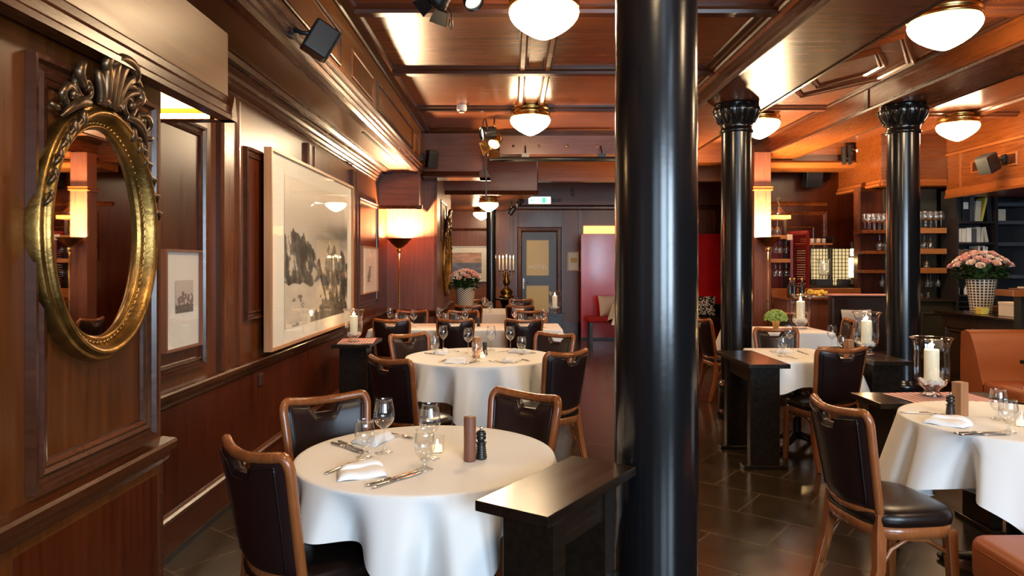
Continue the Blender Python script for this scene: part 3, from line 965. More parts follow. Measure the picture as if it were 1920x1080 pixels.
speaker((4.78, 11.2, 2.86), math.radians(180), math.radians(-12), (0.0, 0.18, 0.0), 'black loudspeaker high on the red panelled wall left of the glass shelves', 0.13, 0.1, 0.14)
t = thing('hanging_fixture', 'small dark steel fixture with a lit lamp hanging from the far cross beam', 'fixture', (4.95, 10.42, 3.14))
MB().box(-0.07, -0.02, -0.03, 0.03, -0.17, 0.10).box(0.02, 0.06, -0.03, 0.03, -0.17, 0.12).build('bracket', 'metal_black', t, False, bevel=0.004)
MB().box(-0.02, 0.02, -0.02, 0.02, -0.10, -0.07).build('crossbar', 'metal_black', t, False)
MB().tube([(0.06, 0, 0.06), (0.12, 0, 0.05), (0.20, 0, 0.06)], 0.012).build('arm', 'brass_old', t, False)
MB().ball((0.17, -0.01, 0.035), 0.03).build('bulb', 'spot_lens', t, False)
t = thing('smoke_detector', 'white round smoke detector on the ceiling coffer beside the soffit', 'detector', (-0.57, 7.98, 3.25))
MB().lathe([(0.055, 0.05), (0.058, 0.0), (0.05, -0.012), (0.032, -0.016), (0.03, -0.034), (0.001, -0.037)], 24).build('body', 'plastic_white', t, False)
MB().lathe([(0.0335, -0.018), (0.0335, -0.030)], 24).build('sensor_slots', 'switch_dark', t, False)
t = thing('smoke_detector', 'grey octagonal detector on the ceiling just right of the scalloped column capital', 'detector', (2.72, 7.4, 3.28))
MB().lathe([(0.07, 0.02), (0.07, -0.02), (0.05, -0.04), (0.001, -0.042)], 8, smooth=False).build('body', 'plastic_white', t, False)
t = thing('curtain_rail', 'black horizontal pipe rail slung below the cross beam at the back', 'rail', (0, 0, 0))
MB().tube([(-0.30, 9.40, 2.90), (1.86, 9.40, 2.90)], 0.033, 16).build('pipe', 'metal_black', t)
for x in (-0.18, 0.18, 1.2):
    MB().tube([(x, 9.40, 2.92), (x, 9.40, 3.0), (x, 9.55, 3.1)], 0.010, 8).box(x - 0.05, x + 0.05, 9.37, 9.43, 2.925, 2.975).build('hanger', 'metal_black', t)
m = MB().box(-0.355, -0.335, 9.38, 9.42, 2.35, 3.06)
tag(m.build('rail_post', 'metal_black'), 'thin dark steel post at the bulkhead corner by the pipe rail', 'post')
e = thing('exit_sign', 'lit pale green emergency exit sign above the hotel door', 'sign', (0.575, Y_B - 0.07, 2.83))
MB().box(-0.24, 0.24, -0.03, 0.06, -0.08, 0.08).build('housing', 'plastic_white', e, False)
MB().box(-0.225, 0.225, -0.036, -0.031, -0.068, 0.068).build('face', 'exit_light', e, False)
m = MB()
m.ball((-0.02, -0.037, 0.042), 0.013, 8, 6, sq=(1, 0.1, 1))
for a, b_ in (((-0.02, 0.03), (-0.03, -0.008)), ((-0.03, -0.008), (0.0, -0.03)), ((0.0, -0.03), (-0.01, -0.055)), ((-0.03, -0.008), (-0.06, -0.03)), ((-0.06, -0.03), (-0.08, -0.028)), ((-0.02, 0.022), (0.01, 0.008)), ((-0.02, 0.022), (-0.05, 0.012))):
    m.tube([(a[0], -0.038, a[1]), (b_[0], -0.038, b_[1])], 0.007, 6)
m.box(0.05, 0.13, -0.039, -0.036, -0.055, 0.055)
m.box(-0.19, -0.11, -0.039, -0.036, -0.008, 0.008)
m.add([(-0.20, -0.038, 0), (-0.16, -0.038, 0.03), (-0.16, -0.038, -0.03)], [(0, 1, 2)])
m.build('pictogram', 'exit_green', e, False)

# ------------------------------------------------------------------ torchiere floor lamps
def torchiere(loc, h, label):
    t = thing('floor_lamp', label, 'lamp', (loc[0], loc[1], 0), 0, 'uplight floor lamps')
    MB().lathe([(0.001, 0.0), (0.14, 0.0), (0.14, 0.02), (0.05, 0.035), (0.02, 0.06), (0.012, 0.08)], 32).build('base', 'brass_old', t, False)
    MB().tube([(0, 0, 0.06), (0, 0, h - 0.20)], 0.009, 10).lathe([(0.009, 0.98), (0.019, 1.0), (0.009, 1.02)], 16).build('pole', 'brass_old', t, False)
    MB().lathe([(0.012, h - 0.20), (0.03, h - 0.19), (0.018, h - 0.17), (0.045, h - 0.155), (0.02, h - 0.14), (0.02, h - 0.125)], 24).build('finial', 'brass', t, False)
    MB().lathe([(0.02, h - 0.13), (0.06, h - 0.105), (0.11, h - 0.06), (0.165, h), (0.172, h + 0.004), (0.16, h + 0.002), (0.105, h - 0.05), (0.02, h - 0.11)], 32).build('bowl', 'brass_old', t, False)
    MB().lathe([(0.085, h - 0.045), (0.05, h - 0.018), (0.001, h - 0.008)], 24).build('bulb', 'torch_light', t, False)
    return t
torchiere((-1.52, 9.50), 1.84, 'slim bronze uplight floor lamp glowing in the wall alcove beside the small framed picture')
torchiere((3.50, 9.62), 1.86, 'slim bronze uplight floor lamp glowing against the square wooden pillar')
# ------------------------------------------------------------------ gilt oval mirrors
def oval_mirror(x, yc, zc, a, b, fw, label):
    t = thing('oval_mirror', label, 'mirror', (x, yc, zc), 0, 'gilt oval mirrors')
    n = 96
    def ring(d, h):
        return [(h, (a + d) * math.cos(2 * PI * i / n), (b + d) * math.sin(2 * PI * i / n)) for i in range(n)]
    k = fw / 0.07
    prof = [(-0.004, 0.012), (0.0, 0.022), (0.006, 0.030), (0.011, 0.027), (0.012, 0.022), (0.022, 0.022), (0.024, 0.028), (0.030, 0.044), (0.038, 0.056), (0.046, 0.061), (0.053, 0.058), (0.058, 0.048), (0.060, 0.040), (0.066, 0.044), (0.072, 0.036), (0.075, 0.022), (0.072, 0.0)]
    MB().rings([ring(d * k, h) for d, h in prof], 0, True).build('frame', 'gilt', t, False)
    m = MB()
    nb = 84
    for i in range(nb):
        q = 2 * PI * i / nb
        m.ball((0.024, (a + 0.017 * k) * math.cos(q), (b + 0.017 * k) * math.sin(q)), 0.0062 * k, 8, 6)
    m.build('bead_ring', 'gilt', t, False)
    gl_ = ring(0.0, 0.014)
    MB().add(gl_, [tuple(range(n))]).build('mirror_glass', 'mirror_silver', t, False)
    # carved crest of leaves and scrolls
    m = MB()
    top = b + fw
    def vine(pts, r, h=0.045):
        """tapering leaf: pts (y, z) through a smooth curve"""
        P = []
        N = 16
        for j in range(N + 1):
            u = j / N * (len(pts) - 1)
            i0 = min(int(u), len(pts) - 2)
            f = u - i0
            p0, p1, p2, p3 = pts[max(0, i0 - 1)], pts[i0], pts[i0 + 1], pts[min(len(pts) - 1, i0 + 2)]
            q = [0.5 * ((2 * p1[c]) + (-p0[c] + p2[c]) * f + (2 * p0[c] - 5 * p1[c] + 4 * p2[c] - p3[c]) * f * f + (-p0[c] + 3 * p1[c] - 3 * p2[c] + p3[c]) * f ** 3) for c in (0, 1)]
            P.append((h + 0.012 * math.sin(PI * j / N), q[0], q[1]))
        rad = [r * (0.35 + 0.65 * math.sin(PI * min(1, 0.25 + 0.8 * j / N)) ** 0.8) for j in range(N + 1)]
        m.tube(P, rad, 8, up=(1, 0, 0))
    def scroll(cy, cz, r0, turns, sgn, a0, r, h=0.04):
        P = []
        N = 26
        for j in range(N + 1):
            q = j / N
            rr = r0 * (1 - 0.82 * q)
            ang = a0 + sgn * turns * 2 * PI * q
            P.append((h + 0.014 * q, cy + rr * math.cos(ang), cz + rr * math.sin(ang)))
        m.tube(P, [r * (1 - 0.4 * j / N) for j in range(N + 1)], 8, up=(1, 0, 0))
        m.ball((h + 0.016, cy, cz), r * 1.1, 8, 6)
    s = b / 0.318
    def S(pts):
        return [(y * s, top + (z - 0.388) * s * 0.74) for y, z in pts]
    # central plume
    for dy, lean, hh, r in ((-0.055, -0.016, 0.12, 0.015), (-0.03, -0.002, 0.165, 0.018), (-0.008, 0.014, 0.20, 0.020), (0.016, 0.026, 0.20, 0.020), (0.036, 0.040, 0.165, 0.016), (0.052, 0.045, 0.11, 0.012)):
        vine(S([(dy * 0.8, 0.385), (dy, 0.385 + hh * 0.4), (dy + lean, 0.385 + hh * 0.8), (dy + lean * 2.2 + 0.014, 0.385 + hh), (dy + lean * 3.0 + 0.034, 0.385 + hh - 0.012)]), r * s, 0.05)
    vine(S([(-0.02, 0.55), (0.02, 0.595), (0.075, 0.60), (0.115, 0.575), (0.118, 0.545), (0.10, 0.538)]), 0.021 * s, 0.058)
    vine(S([(-0.03, 0.52), (-0.045, 0.555), (-0.02, 0.58), (0.02, 0.582)]), 0.015 * s, 0.058)
    vine(S([(0.06, 0.46), (0.09, 0.50), (0.125, 0.51), (0.155, 0.485), (0.16, 0.462)]), 0.012 * s)
    for c in (-0.055, 0.055):
        m.ball((0.055, c * 0.6 * s, top + 0.008 * s), 0.02 * s, 10, 8, sq=(0.8, 1.4, 0.8))
    # side scrolls and leaf falls
    for sg in (-1, 1):
        scroll(sg * 0.115 * s, top + 0.030 * s, 0.048 * s, 1.4, -sg, PI / 2, 0.011 * s)
        scroll(sg * 0.185 * s, top - 0.005 * s, 0.042 * s, 1.5, sg, PI / 2 + sg * 0.5, 0.011 * s)
        vine(S([(sg * 0.10, 0.375), (sg * 0.145, 0.365), (sg * 0.19, 0.33), (sg * 0.225, 0.285)]), 0.016 * s)
        vine(S([(sg * 0.13, 0.43), (sg * 0.165, 0.47), (sg * 0.15, 0.51), (sg * 0.128, 0.505)]), 0.015 * s, 0.05)
        vine(S([(sg * 0.17, 0.40), (sg * 0.21, 0.405), (sg * 0.235, 0.37), (sg * 0.225, 0.34)]), 0.012 * s)
        for j in range(6):
            q = math.radians(62 - 9.5 * j) if sg > 0 else math.radians(118 + 9.5 * j)
            cy, cz = (a + fw * 0.7) * math.cos(q), (b + fw * 0.75) * math.sin(q)
            m.ball((0.052, cy, cz), 0.017 * s * (1 - 0.08 * j), 8, 6, sq=(0.8, 0.8, 1.5))
            ty, tz = -math.sin(q) * sg, math.cos(q) * sg
            m.tube([(0.045, cy, cz), (0.062, cy + 0.016 * s * sg - 0.01 * ty, cz - 0.012 * s), (0.05, cy + 0.03 * s * sg, cz - 0.034 * s)], [0.009 * s, 0.008 * s, 0.003], 6)
        m.tube([(0.04, sg * (0.225) * s, top - 0.06 * s), (0.05, sg * 0.25 * s, top - 0.055 * s), (0.045, sg * 0.272 * s, top - 0.048 * s)], [0.008 * s, 0.009 * s, 0.006 * s], 6)
    m.build('carved_crest', 'bronze', t, False)
    return t


oval_mirror(PX + 0.001, 2.165, 1.595, 0.233, 0.318, 0.07, 'oval gilt mirror with carved leafy crest on the near wooden pier')
oval_mirror(-1.058, 11.25, 1.55, 0.40, 0.47, 0.10, 'oval gilt mirror seen edge on beside the tall vase of roses at the back')


# ------------------------------------------------------------------ framed photographs
def fbm(x, y, s=1.0, o=6):
    return noise.fractal(Vector((x * s, y * s, 3.7)), 1.0, 2.1, o)


def ridge(x, s):
    return noise.fractal(Vector((x * s, 9.1, 0.3)), 0.9, 2.1, 7)


def mountains(u, v):
    # hazy sky with a dark bank of cloud, three rocky masses and a snow field
    sky = 0.62 - 0.06 * v
    cl = fbm(u * 1.3, v * 5.0, 1.6)
    bank = math.exp(-((v - 0.60 - 0.05 * u) / 0.11) ** 2) * min(1, max(0, (u - 0.30) * 3))
    g = sky - bank * (0.36 + 0.22 * cl)
    if v > 0.72:
        g = g + (0.80 - g) * min(1, (v - 0.72) / 0.2)
    def rock(k, dark):
        t = fbm(u * 3 + k, v * 2.2, 3.2, 8) + 0.55 * fbm(u * 9 + k, v * 4 + u * 6, 3.0, 5)
        return dark + (0.36 if t > 0.34 else 0.0) + 0.16 * t
    h3 = 0.50 + 0.05 * ridge(u, 14) - 0.28 * max(0, u - 0.86) + 0.05 * math.sin(u * 37)
    if 0.62 < u and v < h3:
        g = max(0.03, rock(5, 0.10))
    h2 = 0.64 - 2.2 * abs(u - 0.655) - 5.5 * max(0, abs(u - 0.655) - 0.05) * 0.25 + 0.035 * ridge(u, 30)
    if v < h2:
        g = max(0.04, rock(2, 0.16))
    h1 = 0.64 - 0.55 * max(0, u - 0.16) ** 1.1 - 0.25 * max(0, 0.06 - u) + 0.05 * ridge(u, 22) - 0.42 * max(0, u - 0.33)
    if v < h1:
        g = max(0.03, rock(0, 0.10))
    hs = 0.30 - 0.02 * math.sin(u * 5) - 0.52 * max(0, u - 0.28) + 0.16 * math.exp(-((u - 0.46) / 0.07) ** 2) + 0.02 * ridge(u, 10)
    if v < hs:
        t = fbm(u * 2.5, v * 5, 2.2, 6)
        g = 0.66 + 0.12 * t - (0.42 if t < -0.32 else 0)
    hd = 0.05 + 0.10 * math.exp(-((u - 0.62) / 0.13) ** 2) + 0.07 * math.exp(-((u - 0.86) / 0.12) ** 2) + 0.03 * ridge(u, 25)
    if v < hd and u > 0.34:
        g = 0.05 + 0.06 * (fbm(u * 20, v * 20, 1.0, 3) + 0.5)
    g = min(0.86, max(0.02, g))
    return (g * 1.0, g * 0.90, g * 0.79)


def alpine_small(u, v):
    g = 0.55 + 0.1 * v
    h = 0.62 + 0.12 * ridge(u + 3, 8) - 0.2 * abs(u - 0.6)
    if v < h:
        t = fbm(u * 5, v * 5, 2, 6)
        g = 0.22 + (0.4 if t > 0.1 else 0)
    if v < 0.25 + 0.05 * ridge(u, 5):
        g = 0.07 + 0.2 * max(0, fbm(u * 12, v * 12, 1, 3))
    return (g, g * 0.9, g * 0.8)


def snow_slope(u, v):
    g = 0.78
    if abs(u - 0.45 - 0.35 * (v - 0.5)) < 0.17 + 0.12 * ridge(v, 7) and 0.15 < v < 0.72:
        g = 0.22 + 0.3 * max(0, fbm(u * 6, v * 6, 2, 5))
    return (g, g * 0.93, g * 0.85)


def sunset_sea(u, v):
    k = fbm(u * 2, v * 5, 2.0, 5)
    if v > 0.52:
        return (0.55 + 0.25 * k, 0.33 + 0.12 * k, 0.27 + 0.12 * k)
    return (0.16 + 0.25 * max(0, k), 0.18 + 0.25 * max(0, k), 0.27 + 0.25 * max(0, k))


def picture(label, o, u, w, h, depth, bw, pw, ph, pz, fn, frame_mat='oak_frame', nx=90, pu=0.0, glassy=True):
    """framed print on a wall: o = centre on the wall, u = direction to the viewer's right"""
    o, u = Vector(o), Vector(u)
    v = Vector((0, 0, 1)); n = u.cross(v)
    t = thing('framed_photograph', label, 'picture', tuple(o))
    MB().frame(o + n * 0.001, u, v, w, h, [(0, 0), (0, depth), (-bw, depth), (-bw, depth - 0.012), (-bw, 0)]).build('frame', frame_mat, t)
    def q(c, ww, hh, d):
        return [c + u * (sx * ww / 2) + v * (sy * hh / 2) + n * d for sx, sy in ((-1, -1), (1, -1), (1, 1), (-1, 1))]
    MB().add(q(o, w - 2 * bw, h - 2 * bw, depth - 0.018), [(0, 1, 2, 3)]).build('mount_board', 'paper_mat', t)
    ny = max(4, int(nx * ph / pw))
    pc = o + v * pz + u * pu + n * (depth - 0.015)
    m = MB().grid(lambda a, b_: pc + u * ((a - 0.5) * pw) + v * ((b_ - 0.5) * ph), nx, ny, 0, False)
    po = m.build('print', 'photo_print', t)
    at = po.data.color_attributes.new('ink', 'FLOAT_COLOR', 'POINT')
    k = 0
    for j in range(ny + 1):
        for i in range(nx + 1):
            c = fn(i / nx, j / ny)
            at.data[k].color = (c[0], c[1], c[2], 1)
            k += 1
    if glassy:
        MB().add(q(o, w - 2 * bw, h - 2 * bw, depth - 0.008), [(0, 1, 2, 3)]).build('glazing', 'glass_pane', t)
    return t


LW = (0, 1, 0)
picture('huge framed black and white photograph of jagged snowy mountains on the panelled wall', (X_L + 0.046, 6.08, 1.60), LW, 2.50, 1.41, 0.055, 0.022, 1.96, 1.14, -0.01, mountains, nx=300, pu=0.05)
picture('narrow upright framed photograph with a tiny alpine view, close beyond the gilt mirror', (X_L, 3.69, 1.315), LW, 0.41, 0.52, 0.04, 0.012, 0.20, 0.17, 0.015, alpine_small, 'rod_wood', 50, 0.02)
picture('small upright framed print of a snow slope beside the uplight floor lamp', (X_L, 8.55, 1.43), LW, 0.92, 0.56, 0.04, 0.014, 0.46, 0.34, -0.03, snow_slope, 'oak_frame', 50)
picture('wide white framed coastal photograph on the far wall behind the roses', (-0.95, Y_B, 1.50), (1, 0, 0), 0.95, 0.74, 0.03, 0.016, 0.62, 0.44, 0.02, sunset_sea, 'plastic_white', 60)
picture('small pale framed sheet on the wall between the hotel door and the red screen', (1.30, Y_B, 1.56), (1, 0, 0), 0.31, 0.42, 0.03, 0.02, 0.14, 0.1, 0.02, lambda u, v: (0.68, 0.50, 0.22), 'oak_frame', 8, glassy=False)

# ------------------------------------------------------------------ chairs
def ztop(s):
    return 0.872 + 0.022 * s * s


def back_pt(s, z, off=0.0):
    w = 0.165 + 0.036 * (z - 0.46) / 0.43
    return Vector((s * w, -0.195 - 0.17 * (z - 0.46) + 0.050 * s * s + off, z))


def build_chair():
    t = thing('dining_chair', 'x', 'chair')
    # bentwood back frame: stiles and top rail in one band
    P = [back_pt(-1, z) for z in (0.43, 0.50, 0.58, 0.66, 0.74, 0.80, 0.835)]
    for k in range(1, 6):
        q = k / 6 * PI / 2
        P.append(back_pt(-1 + 0.14 * (1 - math.cos(q)), 0.835 + (ztop(-0.9) - 0.835) * math.sin(q)))
    for k in range(11):
        s = -0.84 + 1.68 * k / 10
        P.append(back_pt(s, ztop(s)))
    for k in range(5, 0, -1):
        q = k / 6 * PI / 2
        P.append(back_pt(1 - 0.14 * (1 - math.cos(q)), 0.835 + (ztop(0.9) - 0.835) * math.sin(q)))
    P += [back_pt(1, z) for z in (0.835, 0.80, 0.74, 0.66, 0.58, 0.50, 0.43)]
    m = MB().tube(P, 0.0195, 8, flat=0.95, up=(0, 1, 0))
    m.tube([back_pt(s / 6 - 1, 0.475 + 0.012 * (abs(s / 6 - 1) - 1)) for s in range(13)], 0.018, 8, flat=0.9, up=(0, 1, 0))
    m.build('back_frame', 'chair_wood', t, False)
    # padded back with a hand hole under the top rail
    def zhi(s):
        k = max(0.0, min(1.0, (0.36 - abs(s)) / 0.13))
        return ztop(s) - 0.008 - 0.044 * k * k * (3 - 2 * k)
    def pad(side):
        def fn(a, b_):
            s = (-0.94 + 1.88 * a) if side > 0 else (-0.995 + 1.99 * a)
            z0 = 0.485
            z = z0 + (zhi(s) - z0) * b_
            e = (1 - abs(2 * a - 1) ** 7) * (1 - abs(2 * b_ - 1) ** 9)
            th = (0.005 + 0.025 * max(0, e) ** 0.5) if side > 0 else (0.0145 + 0.013 * max(0, e) ** 0.5)
            return back_pt(s, z, side * th)
        return fn
    m = MB().grid(pad(1), 26, 16).grid(pad(-1), 26, 16)
    m.grid(lambda a, b_: pad(1)(a, 1.0).lerp(pad(-1)(a, 1.0), b_), 26, 2)
    bk = m.build('backrest', 'leather_dark', t, False)
    m = MB()
    for side in (1, -1):
        pts = []
        for k in range(21):
            s = -0.86 + 1.72 * k / 20
            pts.append(back_pt(s, zhi(s) - 0.022, 0.021 if side > 0 else -0.026))
        zz = [0.84, 0.78, 0.70, 0.60, 0.52, 0.505]
        m.tube([back_pt(-0.86, z, 0.022 if side > 0 else -0.0265) for z in zz[::-1]] + pts + [back_pt(0.86, z, 0.022 if side > 0 else -0.0265) for z in zz], 0.0042, 6, up=(0, 1, 0))
    m.build('piping', 'piping_black', bk, False)
    # seat
    def outline(k, z, dy=0.0):
        r = []
        for i in range(40):
            a = 2 * PI * i / 40
            c, s = math.cos(a), math.sin(a)
            x = 0.222 * (1 + 0.05 * s) * math.copysign(abs(c) ** 0.5, c)
            y = 0.198 * math.copysign(abs(s) ** 0.55, s)
            r.append((x * k, y * k + 0.002 + dy, z))
        return r
    MB().rings([outline(0.985, 0.425), outline(1.0, 0.445), outline(1.0, 0.458), outline(0.97, 0.474), outline(0.90, 0.486), outline(0.7, 0.496), outline(0.4, 0.50), outline(0.05, 0.501)], 0, True, cap0=True, cap1=True).build('seat', 'leather_seat', t, False)
    MB().rings([outline(0.93, 0.372), outline(0.97, 0.374), outline(0.985, 0.40), outline(0.975, 0.428), outline(0.90, 0.43)], 0, True).build('seat_frame', 'chair_wood', t, False)
    for sx in (-1, 1):
        MB().tube([(sx * 0.185, 0.155, 0.40), (sx * 0.192, 0.165, 0.20), (sx * 0.197, 0.17, 0.0)], [0.022, 0.019, 0.014], 4, square=True, smooth=False, up=(0, 1, 0)).build('leg', 'chair_wood', t, False, bevel=0.003)
    for sx in (-1, 1):
        a = back_pt(sx * 1.0, 0.47)
        MB().tube([a, (a.x * 1.01, a.y - 0.004, 0.40), (sx * 0.186, -0.165, 0.25), (sx * 0.192, -0.205, 0.10), (sx * 0.196, -0.235, 0.0)], [0.021, 0.022, 0.020, 0.017, 0.013], 4, square=True, smooth=False, up=(0, 1, 0)).build('leg', 'chair_wood', t, False, bevel=0.003)
        MB().tube([(sx * 0.178, -0.195, 0.13), (sx * 0.176, -0.16, 0.24), (sx * 0.174, -0.10, 0.325), (sx * 0.173, -0.03, 0.362), (sx * 0.174, 0.06, 0.355), (sx * 0.178, 0.11, 0.325), (sx * 0.183, 0.155, 0.295)], 0.010, 8).build('brace', 'chair_wood', t, False)
    return t


chair = Maker(build_chair())


def put_chair(bx, by, dx, dy, label, group):
    """bx, by = where the middle of the top rail stands; (dx, dy) = the way the chair faces"""
    rz = face_rz(dx, dy)
    R = Matrix.Rotation(rz, 3, 'Z')
    o = Vector((bx, by, 0)) - R @ Vector((0, -0.265, 0))
    return chair((o.x, o.y, 0), rz, label, group)


G1, G2, G3, G4, G5 = 'chairs round the front table', 'chairs round the second table', 'chairs at the long table row', 'chairs at the far tables', 'chairs on the bar side'
put_chair(-0.885, 2.31, 0.27, 0.31, 'dark leather dining chair seen from behind, nearest the gilt mirror, at the front round table', G1)
put_chair(-0.875, 3.25, 0.36, -0.50, 'dark leather dining chair facing us beside the panelled wall at the front round table', G1)
put_chair(0.09, 3.33, -0.32, -0.38, 'dark leather dining chair between the front round table and the aisle, facing us', G1)
put_chair(-0.815, 4.50, 0.26, 0.32, 'dark leather chair with its back to us, wall side of the second round table', G2)
put_chair(-0.92, 6.12, 0.42, -0.45, 'dark leather dining chair facing us behind the second round table, by the small dark console', G2)
put_chair(0.40, 6.16, -0.38, -0.50, 'dark leather dining chair facing us behind the second round table, on the aisle side', G2)
put_chair(0.41, 4.86, -0.23, 0.275, 'dark leather chair with its back to us, aisle side of the second round table', G2)
put_chair(-1.32, 7.66, 0.02, 1, 'dining chair with its back to us at the long table row, nearest the wall', G3)
put_chair(-0.62, 7.66, 0.0, 1, 'dining chair with its back to us at the middle of the long table row', G3)
put_chair(0.13, 7.66, -0.03, 1, 'dining chair with its back to us at the aisle end of the long table row', G3)
put_chair(-1.29, 9.13, 0.02, -1, 'dining chair facing us behind the long table row, under the uplight alcove', G3)
put_chair(-0.63, 9.13, 0, -1, 'dining chair facing us behind the long table row, at its middle', G3)
put_chair(0.24, 9.14, -0.05, -1, 'dining chair facing us behind the long table row, nearest the dark candle pedestal', G3)
put_chair(-0.64, 10.22, 0, 1, 'dining chair with its back to us at the far table below the vase of roses', G4)
put_chair(0.12, 10.22, 0, 1, 'dining chair with its back to us at the far table on the aisle side', G4)
put_chair(0.16, 12.15, -0.1, -1, 'dining chair facing us at the far table, in front of the hotel door', G4)
put_chair(-0.62, 12.15, 0.05, -1, 'dining chair facing us at the far table, beyond the vase of roses', G4)
put_chair(1.375, 3.05, 1, 0.14, 'dark leather dining chair seen whole from the side by the tan bench', G5)
put_chair(2.40, 5.06, -0.22, 1, 'dining chair with its dark back to us at the square table between the narrow consoles', G5)
put_chair(2.48, 6.66, -0.04, -1, 'dining chair facing us across the square table, just past the column with the scalloped capital', G5)
put_chair(2.10, 7.85, 1, 0.10, 'dining chair in profile between the front column and the column behind the narrow console', G5)
put_chair(3.50, 8.83, -0.05, -1, 'dining chair behind the table with the green flower pot', G5)
put_chair(3.72, 7.66, -1, 0.15, 'dining chair between the tall candle and the column before the bar shelves', G5)

# ------------------------------------------------------------------ tables and tablecloths
def wav(seed):
    rnd = random.Random(seed)
    cs = [(rnd.uniform(0.4, 1.0), rnd.choice((5, 6, 7, 8, 9, 11, 13)), rnd.uniform(0, 2 * PI)) for _ in range(5)]
    tot = sum(c[0] for c in cs)
    return lambda a: sum(c * math.cos(k * a + p) for c, k, p in cs) / tot


def pedestal_table(label, x, y, w, d, z, rnd=True, group='table pedestals under cloths'):
    t = thing('pedestal_table', label, 'table', (x, y, 0), 0, group)
    if rnd:
        MB().lathe([(0.001, z - 0.03), (w / 2 - 0.005, z - 0.03), (w / 2, z - 0.02), (w / 2, z - 0.003), (0.001, z - 0.003)], 64).build('tabletop', 'dark_wood', t, False)
    else:
        MB().box(-w / 2, w / 2, -d / 2, d / 2, z - 0.03, z - 0.003).build('tabletop', 'dark_wood', t, False, bevel=0.004)
    MB().lathe([(0.035, 0.06), (0.035, z - 0.05), (0.12, z - 0.03)], 20).build('post', 'metal_black', t, False)
    m = MB()
    for k in range(4):
        a = PI / 4 + k * PI / 2
        m.tube([(0.02 * math.cos(a), 0.02 * math.sin(a), 0.10), (0.15 * math.cos(a), 0.15 * math.sin(a), 0.06), (0.30 * math.cos(a), 0.30 * math.sin(a), 0.03)], [0.04, 0.03, 0.022], 8, flat=0.8)
        m.ball((0.30 * math.cos(a), 0.30 * math.sin(a), 0.02), 0.03, 10, 6, sq=(1, 1, 0.65))
    m.build('base', 'metal_black', t, False)
    return t


def round_cloth(label, x, y, R, z, hs, rot, seed, group=None, amp=0.46):
    f1, f2 = wav(seed), wav(seed + 50)
    n, rows = 256, 18
    t = MB()
    def hang(a):
        c = max(abs(math.cos(a - rot)), abs(math.sin(a - rot)))
        return min(hs / c, hs * 1.36) - R
    def corner(a):
        return abs(math.sin(2 * (a - rot))) ** 3
    def pt(a, l, L):
        q = l / max(L, 1e-3)
        fo = f1(a)
        co = corner(a)
        e = 0.10 + 0.05 * co + 0.08 * fo
        w = 1 - (0.5 - 0.5 * math.cos(11 * a + 2.4 * f2(a))) ** 1.6
        kk = e + amp * (w * 2 - 1.15) * (0.8 + 0.4 * fo)
        kk = 0.32 - 0.06 * math.log1p(math.exp((0.32 - kk) / 0.06)) if kk > -0.3 else kk
        r = R + 0.008 + l * kk
        zz = z - l * math.sqrt(max(0.1, 1 - min(0.6, e) ** 2)) - 0.004
        return (x + r * math.cos(a), y + r * math.sin(a), zz)
    rs = [[(x + R * k * math.cos(2 * PI * i / n), y + R * k * math.sin(2 * PI * i / n), z + 0.0022) for i in range(n)] for k in (0.001, 0.5, 0.9, 0.985)]
    rs.append([(x + (R + 0.006) * math.cos(2 * PI * i / n), y + (R + 0.006) * math.sin(2 * PI * i / n), z + 0.0005) for i in range(n)])
    for j in range(rows + 1):
        ring = []
        for i in range(n):
            a = 2 * PI * i / n
            L = hang(a)
            ring.append(pt(a, L * j / rows, L))
        rs.append(ring)
    t.rings(rs, 0, True)
    ob = t.build('tablecloth', 'cloth_white')
    return tag(ob, label, 'tablecloth', group)


